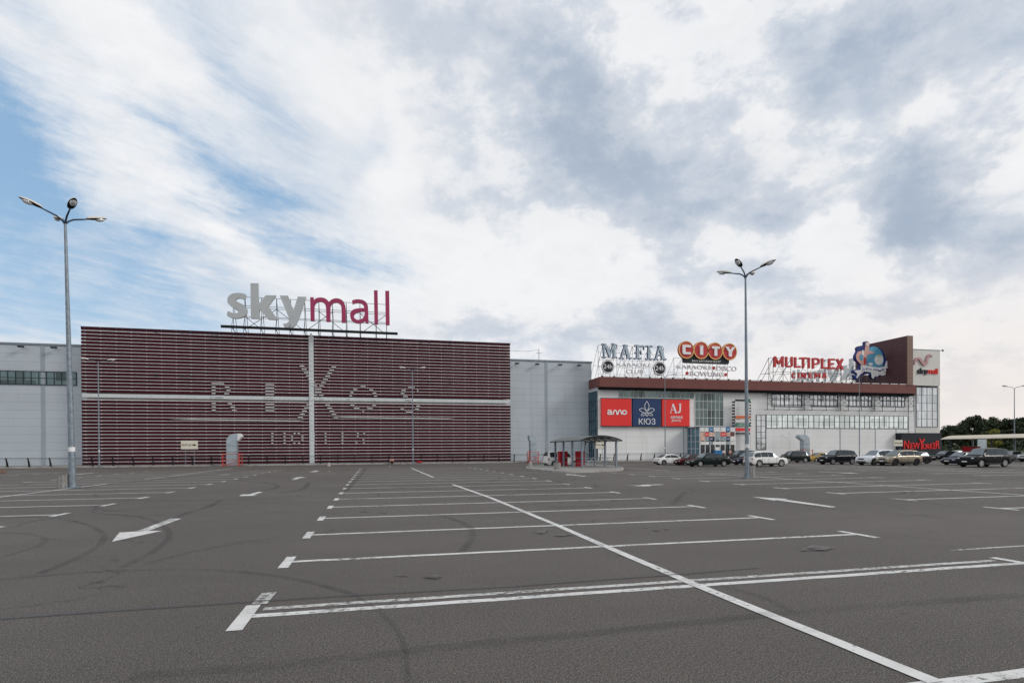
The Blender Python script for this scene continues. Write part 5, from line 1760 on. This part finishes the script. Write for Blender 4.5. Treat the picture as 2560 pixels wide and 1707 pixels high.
def stand(dx=0):
    st = {'pelvis': ((0, 0, .95), .13), 'waist': ((0, 0, 1.1), .12), 'chest': ((0, 0, 1.34), .135), 'neck': ((0, 0, 1.5), .055), 'chin': ((0, -.02, 1.57), .06), 'head': ((0, -.01, 1.67), .095)}
    for s, q in (('L', 1), ('R', -1)):
        st.update({'sh' + s: ((q * .2, 0, 1.42), .055), 'el' + s: ((q * .26, .03, 1.13), .045), 'wr' + s: ((q * .24, -.08, .9), .033), 'ha' + s: ((q * .24, -.1, .82), .036),
                   'hip' + s: ((q * .1, 0, .92), .1), 'kn' + s: ((q * .11, q * -.08, .5), .065), 'an' + s: ((q * .11, q * .06, .09), .045), 'toe' + s: ((q * .12, q * .06 - .17, .045), .04)})
    return st


for u, lab, tm in ((1809, 'person in white top standing right of the blue entrance counter', 'white'), (1818, 'person in pink top walking before the entrance doors', 'cloth_pink')):
    x = F(u, 1130, YE - 2.2)[0]
    person((x, YE - 2.2 if tm == 'white' else YE - 3, .14), .3, lab, stand(), 'hair', up_keys, lo_keys, tm, 'cloth_dark')

# ------------------------------------------------------------------ cars
def paint(name, col, metal=.25, rough=.28):
    MT[name] = M(name, col, rough, metal, 0, coat=.05, spec=.16)


for nm, col, mt in (('paint_white', (.74, .74, .72), 0), ('paint_pearl', (.66, .70, .74), .1), ('paint_black', (.008, .009, .012), .2), ('paint_green_black', (.008, .015, .014), .2), ('paint_navy', (.008, .012, .028), .2),
                    ('paint_maroon', (.055, .006, .010), .2), ('paint_grey', (.03, .035, .04), .3), ('paint_yellow', (.42, .27, .05), .1), ('paint_beige', (.27, .235, .185), .5), ('paint_silver', (.45, .47, .48), .5)):
    paint(nm, col, mt)
KIND = {
 'sedan': dict(L=4.55, W=1.78, belt=[(0, .50), (.012, .78), (.04, .90), (.16, .95), (.45, .93), (.70, .90), (.90, .74), (.965, .66), (.99, .56), (1, .42)],
               roof=[(.12, .955), (.20, 1.15), (.30, 1.36), (.42, 1.43), (.54, 1.42), (.60, 1.36), (.74, .90)], ax=(.185, .80), r=.315, wins=[(.225, .40), (.408, .66)], rw=(.13, .29), ws=(.60, .725), z0=.2),
 'estate': dict(L=4.35, W=1.75, belt=[(0, .5), (.012, .8), (.03, .95), (.3, .97), (.70, .93), (.76, .9), (.92, .76), (.98, .62), (1, .42)],
               roof=[(.02, .97), (.09, 1.35), (.15, 1.46), (.4, 1.50), (.55, 1.47), (.61, 1.40), (.75, .93)], ax=(.18, .81), r=.315, wins=[(.085, .235), (.245, .435), (.443, .66)], rw=(.025, .13), ws=(.61, .735), z0=.2),
 'suv': dict(L=4.75, W=1.9, belt=[(0, .50), (.010, .82), (.025, 1.04), (.3, 1.09), (.68, 1.06), (.76, 1.03), (.92, .98), (.965, .91), (.988, .76), (1, .5)],
               roof=[(.02, 1.07), (.075, 1.45), (.13, 1.66), (.3, 1.74), (.5, 1.73), (.60, 1.65), (.75, 1.06)], ax=(.19, .80), r=.375, wins=[(.07, .245), (.255, .438), (.446, .665)], rw=(.03, .12), ws=(.60, .735), z0=.27),
 'boxy': dict(L=4.85, W=1.95, belt=[(0, .52), (.008, .85), (.02, 1.12), (.3, 1.16), (.68, 1.14), (.77, 1.12), (.93, 1.04), (.972, .97), (.990, .78), (1, .52)],
               roof=[(.015, 1.15), (.05, 1.55), (.09, 1.78), (.3, 1.86), (.52, 1.85), (.61, 1.78), (.74, 1.15)], ax=(.195, .81), r=.39, wins=[(.06, .24), (.25, .438), (.446, .66)], rw=(.02, .085), ws=(.61, .73), z0=.3),
 'van': dict(L=4.4, W=1.8, belt=[(0, .5), (.006, .9), (.015, 1.10), (.5, 1.12), (.72, 1.08), (.79, 1.04), (.92, .88), (.975, .72), (.99, .6), (1, .42)],
               roof=[(.01, 1.1), (.025, 1.6), (.05, 1.78), (.3, 1.83), (.52, 1.82), (.60, 1.74), (.80, 1.06)], ax=(.18, .80), r=.325, wins=[(.07, .27), (.30, .46), (.48, .68)], rw=(.015, .045), ws=(.60, .785), z0=.2),
}


MT['side_glass'] = M('side_glass', (.055, .065, .072), .05, .6, 0, spec=.5)


def interp(tab, t):
    if t <= tab[0][0]: return tab[0][1]
    for (a, p), (b, q) in zip(tab[:-1], tab[1:]):
        if t <= b: return p + (q - p) * (t - a) / (b - a)
    return tab[-1][1]


def car(kind, pnt, label, u0, u1, vb, h, edge='mid', scale=None, rot=0.0, rails=False, dark_rims=False, lower_dark=False, name=None, tint=True):
    K = dict(KIND[kind])
    names = {'sedan': 'saloon_car', 'estate': 'hatchback_car', 'suv': 'offroad_car', 'boxy': 'offroad_car', 'van': 'small_van'}
    L, Wd = K['L'], K['W']
    Hh = max(z for _, z in K['roof'])
    rz = (0 if h > 0 else math.pi) + R(rot)
    nearG = G((u0 + u1) / 2, vb)
    s = 1.0 if scale is None else scale
    X, Yc = nearG.x, nearG.y + Wd * s / 2
    for _ in range(8):
        us = []
        for a in (-L / 2, L / 2):
            for b in (-Wd / 2, Wd / 2):
                for z in (.4, .8):
                    k = .93 if abs(b) else 1
                    p = Vector((a * .99, b * k, z)) * s
                    p.rotate(Euler((0, 0, rz)))
                    us.append(proj((X + p.x, Yc + p.y, p.z))[0])
        if scale is None: s = min(1.08, max(.92, s * (u1 - u0) / (max(us) - min(us)))) if edge == 'mid' else s
        zc = -(CMAT.inverted() @ Vector((X, Yc, 0))).z
        err = (u0 + u1) / 2 - (max(us) + min(us)) / 2 if edge == 'mid' else (u0 - min(us) if edge == 'left' else u1 - max(us))
        X += err * zc / FPX * 1.2
        Yc = nearG.y + Wd * s / 2
    t = thing(name or names[kind], (X, Yc, 0), label, 'van' if kind == 'van' else 'car', None, rz)
    t['group'] = 'cars parked before the mall'
    t.scale = (s, s, s)
    xa, xf = (K['ax'][0] - .5) * L, (K['ax'][1] - .5) * L
    r = K['r']; ra = r + .065
    ts = sorted(set([i / 60 for i in range(61)] + [(x + L / 2 + dx) / L for x in (xa, xf) for dx in [ra * math.cos(math.pi * k / 10) for k in range(11)]] + [p[0] for p in K['belt']] + [p[0] for p in K['roof']]))
    ts = [q for i, q in enumerate(ts) if i == 0 or q - ts[i - 1] > .002 or q in (0, 1)]

    def half(t):
        w = Wd / 2 * (1 - .16 * max(0, (t - .80) / .20) ** 2.4 - .10 * max(0, (.14 - t) / .14) ** 2)
        zb = interp(K['belt'], t)
        zr = max(zb + .004, interp(K['roof'], t)) if K['roof'][0][0] <= t <= K['roof'][-1][0] else zb + .004
        x = (t - .5) * L
        z0 = K['z0'] + (.10 * max(0, (t - .93) / .07)) + (.12 * max(0, (.05 - t) / .05))
        for xw in (xa, xf):
            d = abs(x - xw)
            if d < ra: z0 = max(z0, r + math.sqrt(max(ra * ra - d * d, 0)) * 1.0)
        g = min(1.0, (zr - zb) / .45)
        yr = w * (.93 - .21 * g)
        return w, zb, zr, x, z0, yr, g
    rings = []
    for t_ in ts:
        w, zb, zr, x, z0, yr, g = half(t_)
        zm = max(z0 + .02, zb * .66)
        zm2 = max(z0 + .01, K['z0'] + .12)
        ring = [(0, z0), (w * .86, z0), (w * .955, z0 + .01), (w * .985, max(zm2, z0 + .015)), (w, max(zm, z0 + .02)), (w * .985, max(zb - .07, z0 + .025)), (w * .945, max(zb, z0 + .03)),
                (w * .93 + (yr - w * .93) * .5, zb + (zr - zb) * .5), (yr, zr - .05 * g), (yr - .05, zr - .012 * g), (yr * .55, zr + .022), (0, zr + .03)]
        rings.append([(x, y, z) for y, z in ring])
    m = MB(); n = len(rings[0])
    for sd in (1, -1):
        vs = [(p[0], p[1] * sd, p[2]) for rg in rings for p in rg]
        fs = []
        for i in range(len(rings) - 1):
            for k in range(n - 1):
                q = (i * n + k, i * n + k + 1, (i + 1) * n + k + 1, (i + 1) * n + k)
                fs.append(q if sd > 0 else q[::-1])
        e = tuple(range(n)); e2 = tuple(range((len(rings) - 1) * n, len(rings) * n))
        fs += [e if sd < 0 else e[::-1], e2 if sd > 0 else e2[::-1]]
        m.add(vs, fs)
    body = m.build('body', pnt, t, smooth=True, local=True); body.data.set_sharp_from_angle(angle=R(26))
    bm = bmesh.new(); bm.from_mesh(body.data); bmesh.ops.remove_doubles(bm, verts=bm.verts, dist=.0015); bmesh.ops.recalc_face_normals(bm, faces=bm.faces); bm.to_mesh(body.data); bm.free()
    m = MB(); m.box(-L * .47, L * .46, -Wd * .42, Wd * .42, K['z0'] - .03, .62); m.build('underbody', 'trim', t, local=True)
    # glazing
    for (a, b) in K['wins']:
        for sd in (1, -1):
            vs, fs = [], []
            kk = 7
            ok = 0
            for i in range(kk + 1):
                t_ = a + (b - a) * i / kk
                w, zb, zr, x, z0, yr, g = half(t_)
                lo = .10
                z_lo, z_hi = zb + .03, zr - .085
                if z_hi < z_lo + .02: z_hi = z_lo + .02
                for z in (z_lo, (z_lo + z_hi) / 2, z_hi):
                    f = (z - zb) / max(zr - zb, .01)
                    y = w * .945 + (w * .93 + (yr - w * .93) * .5 - w * .945) * (f / .5) if f < .5 else (w * .93 + (yr - w * .93) * .5) + (yr - (w * .93 + (yr - w * .93) * .5)) * (f - .5) / .5
                    vs.append((x, sd * (y + .012), z))
            for i in range(kk):
                for j in range(2): fs.append((i * 3 + j, i * 3 + j + 1, i * 3 + j + 4, i * 3 + j + 3))
            q = MB(); q.add(vs, fs); q.build('side_window', 'side_glass', t, smooth=True, local=True)
    for nm, (a, b) in (('windscreen', K['ws']), ('rear_window', K['rw'])):
        vs, fs = [], []
        kk, jj = 6, 6
        for i in range(kk + 1):
            t_ = a + (b - a) * i / kk
            w, zb, zr, x, z0, yr, g = half(t_)
            out = .018 if nm == 'windscreen' else -.018
            for j in range(jj + 1):
                f = -1 + 2 * j / jj
                y = f * (yr - .09)
                cz = .022 + .008 * (1 - abs(f)) if abs(f) < .6 else .022 * (1 - (abs(f) - .6) / .4) - .008
                vs.append((x + out, y, zr + cz + .012))
        for i in range(kk):
            for j in range(jj): fs.append((i * (jj + 1) + j, i * (jj + 1) + j + 1, (i + 1) * (jj + 1) + j + 1, (i + 1) * (jj + 1) + j))
        q = MB(); q.add(vs, fs); q.build(nm, 'car_glass', t, smooth=True, local=True)
    # wheels
    for xw in (xa, xf):
        for sd in (1, -1):
            yo = sd * (Wd / 2 - .02); yi = sd * (Wd / 2 - .24)
            q = MB(); nn = 24
            prof = [(yi, r * .72), (yi, r * .96), (yi + (yo - yi) * .15, r), (yi + (yo - yi) * .85, r), (yo, r * .95), (yo, r * .70), (yo - sd * .05, r * .68)]
            vs = [(xw + math.cos(2 * math.pi * k / nn) * rr, y, r + math.sin(2 * math.pi * k / nn) * rr) for y, rr in prof for k in range(nn)]
            fs = [(i * nn + k, i * nn + (k + 1) % nn, (i + 1) * nn + (k + 1) % nn, (i + 1) * nn + k) for i in range(len(prof) - 1) for k in range(nn)]
            fs += [tuple(range(nn))]
            q.add(vs, fs); wh = q.build('wheel', 'rubber_tyre', t, smooth=True, local=True)
            q = MB(); star = []
            for k in range(30):
                a = 2 * math.pi * k / 30
                star.append((r * (.66 if k % 6 in (0, 1, 5) else .24) * math.cos(a), r * (.66 if k % 6 in (0, 1, 5) else .24) * math.sin(a)))
            q.poly([star], lambda a, b, d: (xw + a, yo - sd * .03 + sd * d, r + b), -.02, .015)
            ringo = [(r * .70 * math.cos(2 * math.pi * k / 24), r * .70 * math.sin(2 * math.pi * k / 24)) for k in range(24)]
            ringi = [(r * .60 * math.cos(2 * math.pi * k / 24), r * .60 * math.sin(2 * math.pi * k / 24)) for k in range(24)]
            q.poly([ringo, ringi[::-1]], lambda a, b, d: (xw + a, yo - sd * .03 + sd * d, r + b), -.02, .022)
            q.build('rim', 'trim' if dark_rims else 'rim', wh, local=True)
            q = MB(); q.tube([(xw, yo - sd * .10, r), (xw, yo - sd * .08, r)], r * .68, 20); q.build('brake_disc', 'black', wh, local=True)
    # lights, grille, plates, mirrors
    zb_f = interp(K['belt'], .965)
    fr_w = half(.97)[0]; re_w = half(.015)[0]
    for sd in (1, -1):
        q = MB(); q.ell(((.955 - .5) * L, sd * fr_w * .74, zb_f - .10), (.16, .22, .085), Matrix.Rotation(-sd * .35, 3, 'Z'), 10); q.build('headlight', 'lamp_clear', t, smooth=True, local=True)
        q = MB(); zt = interp(K['belt'], .05) - .14
        if kind in ('van',): q.box(-L / 2 + .015, -L / 2 + .12, sd * re_w * .99 - .07, sd * re_w * .99 + .02 * sd, zt - .2, zt + .08)
        else: q.ell((-L / 2 + .10, sd * re_w * .84, zt), (.12, .19, .07), Matrix.Rotation(sd * .4, 3, 'Z'), 10)
        q.build('taillight', 'lamp_red', t, smooth=True, local=True)
        q = MB(); xm = (K['ws'][1] - .5 - .02) * L; zm = interp(K['belt'], K['ws'][1]) + .12
        q.ell((xm, sd * (Wd / 2 + .08), zm), (.09, .12, .075), None, 10); q.bar((xm, sd * (Wd / 2 - .08), zm - .06), (xm, sd * (Wd / 2 + .05), zm - .03), .02); q.build('mirror', pnt if pnt != 'paint_beige' else 'trim', t, smooth=True, local=True)
        q = MB(); xm = (.5 - .5) * L; zh = interp(K['belt'], .5) - .14
        for tt in (.30, .47): q.box((tt - .5) * L - .09, (tt - .5) * L + .09, sd * (Wd / 2 * .99), sd * (Wd / 2 + .022), zh - .015, zh + .02)
        q.build('door_handles', pnt if lower_dark else 'chrome', t, local=True)
        q = MB()
        for tt in (.255, .437, .655):
            w, zb, zr, x, z0, yr, g = half(tt)
            q.box(x - .005, x + .005, sd * (w - .01), sd * (w + .004), K['z0'] + .16, zb - .09)
        q.build('door_gaps', 'trim', t, local=True)
        if rails:
            q = MB(); P = []
            for k in range(9):
                tt = .16 + .42 * k / 8; w, zb, zr, x, z0, yr, g = half(tt); P.append((x, sd * (yr - .1), zr + .02 + .06 * math.sin(math.pi * k / 8) ** .3))
            q.tube(P, .02, 6); q.build('roof_rail', 'chrome', t, local=True)
        q = MB(); q.box(xa + ra, xf - ra, sd * (Wd / 2 * .955), sd * (Wd / 2 * 1.0), K['z0'] - .02, K['z0'] + (.16 if lower_dark or kind in ('suv', 'boxy') else .07)); q.build('sill', 'trim', t, local=True)
    q = MB(); q.box((.992 - .5) * L - .05, L / 2 + .012, -fr_w * .45, fr_w * .45, zb_f - .24, zb_f - .12)
    q.build('grille', 'trim', t, local=True)
    q = MB(); q.box(L / 2 - .14, L / 2 + .02, -fr_w * .80, fr_w * .80, K['z0'] + .10, K['z0'] + .21); q.build('front_bumper', 'trim', t, local=True)
    q = MB(); q.box(-L / 2 - .02, -L / 2 + .14, -re_w * .86, re_w * .86, K['z0'] + .12, K['z0'] + .24); q.build('rear_bumper', 'trim', t, local=True)
    q = MB(); q.box(L / 2 + .022, L / 2 + .032, -.26, .26, K['z0'] + .22, K['z0'] + .33); q.build('number_plate', 'plate', t, local=True)
    q = MB(); zz = .62 if kind in ('sedan',) else .78; q.box(-L / 2 - .03, -L / 2 - .02, -.26, .26, zz - .12, zz); q.build('number_plate', 'plate', t, local=True)
    return t


car('van', 'paint_white', 'white small van with dark bumper, half hidden behind the red cabinets', 1358, 1452, 1166, 1, rot=6, scale=.96)
car('sedan', 'paint_white', 'white saloon with sloping tail, leftmost in the line of parked cars', 1638.5, 1715, 1162, 1)
car('sedan', 'paint_maroon', 'dark red saloon between the white saloon and the dark green saloon', 1689, 1770, 1163, -1)
car('sedan', 'paint_green_black', 'long dark green saloon with silver wheel covers, parked beside the dark red one', 1716, 1822, 1166.5, -1, scale=1.04, name='saloon_car')
car('suv', 'paint_grey', 'dark grey off-roader parked behind the dark green saloon near the entrance', 1803, 1876, 1158, -1, edge='left')
car('estate', 'paint_navy', 'dark navy hatchback nosing out beside the tall lamp post', 1825, 1905, 1162.5, -1, edge='left')
car('suv', 'paint_white', 'large white off-roader with black sills right beside the tall lamp post', 1857, 1971, 1166.5, 1, lower_dark=True)
car('suv', 'paint_green_black', 'dark green off-roader behind the bonnet of the large white one', 1944, 2020, 1156.5, -1)
car('sedan', 'paint_yellow', 'mustard yellow saloon under the hooked duct', 2014, 2085, 1154, -1)
car('boxy', 'paint_black', 'tall black off-roader right of the yellow saloon', 2043, 2144, 1161, -1)
car('suv', 'paint_pearl', 'pearl white off-roader with dark blue grille partly behind the beige one', 2136, 2240, 1163, -1, edge='left')
car('suv', 'paint_beige', 'beige metallic off-roader with dark wheels before the black shop front', 2187.5, 2307.5, 1164, -1, dark_rims=True)
car('estate', 'paint_black', 'black hatchback with dark wheels just behind the tail of the beige off-roader', 2236, 2331, 1160, -1, edge='right', dark_rims=True)
car('sedan', 'paint_black', 'black saloon parked far back between shop front and canopy post', 2322, 2384, 1151, -1, edge='left')
car('sedan', 'paint_white', 'white saloon far back under the canopy edge', 2352, 2412, 1148.5, -1, edge='left')
car('sedan', 'paint_navy', 'dark navy saloon with bright windscreen left of the big black off-roader', 2349, 2460, 1162.5, -1, edge='left')
car('boxy', 'paint_black', 'big black off-roader with bright alloy wheels, rightmost in the front line', 2383, 2536, 1168, -1, scale=1.0)
car('sedan', 'paint_silver', 'silver saloon behind the big black off-roader tail', 2478, 2580, 1153, -1, edge='left')
car('suv', 'paint_silver', 'silver off-roader cut by the right picture edge', 2540, 2650, 1154, -1, edge='left')

# ------------------------------------------------------------------ trees beyond the lot
def tree(x, y, H, Wc, label, leaf=('leaf_dk', 'leaf_md'), n=6500, lo=.18, seed=1):
    rg = random.Random(seed)
    t = thing('leafy_tree', (x, y, 0), label, 'tree', 'trees behind the car park')
    B = Vector((x, y, 0))
    m = MB()
    m.tube([B, B + Vector((.1, 0, H * .2)), B + Vector((.2, .1, H * .45)), B + Vector((.1, .1, H * .8))], [.26, .2, .14, .04], 8)
    for k in range(7):
        a = rg.uniform(0, 6.28); z = H * rg.uniform(.2, .55)
        e = B + Vector((math.cos(a) * Wc * .36, math.sin(a) * Wc * .36, z + H * rg.uniform(.12, .3)))
        m.tube([B + Vector((.15, .05, z)), (B + Vector((0, 0, z)) + e) / 2 + Vector((0, 0, .2)), e], [.09, .06, .02], 5)
    m.build('trunk', 'bark', t)
    cl = []
    for k in range(46):
        a = rg.uniform(0, 6.28); z = rg.uniform(lo, .97)
        prof = math.sin(math.pi * min(1, (z - lo * .6) / (1.05 - lo * .6))) ** .6
        q = Wc / 2 * prof * math.sqrt(rg.uniform(.1, 1))
        cl.append((B + Vector((math.cos(a) * q, math.sin(a) * q, z * H)), rg.uniform(.55, 1.25) * Wc / 9, rg.random()))
    m = MB()
    for i in range(n):
        c, r, tone = cl[rg.randrange(len(cl))]
        d = Vector((rg.gauss(0, 1), rg.gauss(0, 1), rg.gauss(0, .8)))
        d = d.normalized() * r * (rg.random() ** .45) * 1.25
        p = c + d
        s = rg.uniform(.18, .42)
        u = Vector((rg.gauss(0, 1), rg.gauss(0, 1), rg.gauss(0, 1))).normalized()
        v = u.cross(Vector((rg.gauss(0, 1), rg.gauss(0, 1), rg.gauss(0, 1)))).normalized()
        m.add([p - u * s, p + v * s * .6, p + u * s, p - v * s * .6], [(0, 1, 2, 3)], 0 if tone < .62 or rg.random() < .25 else 1)
    m.build('crown', list(leaf), t, fix=False)
    return t


def tree_px(u, vtop, Y, Wpx, label, **k):
    x, z = F(u, vtop, Y)
    zc = -(CMAT.inverted() @ Vector((x, Y, 0))).z
    return tree(x, Y, z, Wpx / FPX * zc, label, **k)


T = [(2362, 1078, 150, 34, 'low dark bush-like tree just right of the black shop front'),
     (2396, 1068, 148, 46, 'small dark tree sloping up behind the canopy left end'),
     (2424, 1050, 150, 50, 'dark rounded tree left of the tallest crown'),
     (2454, 1038, 146, 66, 'tallest broad dark tree above the middle of the canopy'),
     (2492, 1044, 150, 60, 'dark tree right of the tallest crown, behind the yellowish one'),
     (2522, 1050, 146, 54, 'dark tree left of the far right lamp post'),
     (2552, 1045, 150, 60, 'dark tree behind the far right lamp post'),
     (2590, 1050, 146, 70, 'dark tree at the right picture edge')]
T += [(2378, 1066, 170, 60, 'dark tree at the back between the two leftmost crowns'),
      (2438, 1046, 172, 70, 'back row dark tree left of the tallest crown top'),
      (2474, 1047, 175, 80, 'back row dark tree filling the gap behind the yellowish tree'),
      (2536, 1050, 175, 80, 'back row dark tree beside the far right lamp post')]
for i, (u, v, Y, w, lab) in enumerate(T):
    tree_px(u, v, Y, w, lab, seed=20 + i, lo=.04, n=8000)
tree_px(2478, 1070, 125, 44, 'yellowish green round tree above the beige canopy', leaf=('leaf_yl', 'leaf_md'), seed=40, n=5000)
# far thicket under the crowns
m = MB(); rg = random.Random(5)
for i in range(16000):
    x = rg.uniform(118, 300); y = rg.uniform(135, 160)
    z = rg.random() ** 1.3 * (3.6 + 1.2 * math.sin(x * .13))
    p = Vector((x, y, z)); s = rg.uniform(.2, .45)
    u = Vector((rg.gauss(0, 1), rg.gauss(0, 1), rg.gauss(0, 1))).normalized(); v = u.cross(Vector((rg.gauss(0, 1), rg.gauss(0, 1), 1))).normalized()
    m.add([p - u * s, p + v * s * .6, p + u * s, p - v * s * .6], [(0, 1, 2, 3)], int(rg.random() < .3))
o = m.build('thicket', ['leaf_dk', 'leaf_md'], fix=False)
o['kind'] = 'stuff'; o['label'] = 'dense dark undergrowth below the trees at right'
# overhead cable between the two roofs
m = MB(); a, b = Vector((xs1 - 2, YS + 4, zs1 + .2)), Vector((F(1349, 900, YH)[0], YH + .4, 18.9))
m.tube([a.lerp(b, k / 10) - Vector((0, 0, .5 * math.sin(math.pi * k / 10))) for k in range(11)], .02, 4)
m.bar((b.x, b.y, 17.1), b + Vector((0, 0, .1)), .04); m.bar((b.x - .5, b.y, 18.4), (b.x + .5, b.y, 18.4), .03)
tag(m.build('roof_cable', 'black'), 'thin black cable sagging from striped block to a small mast on the grey hall', 'cable')
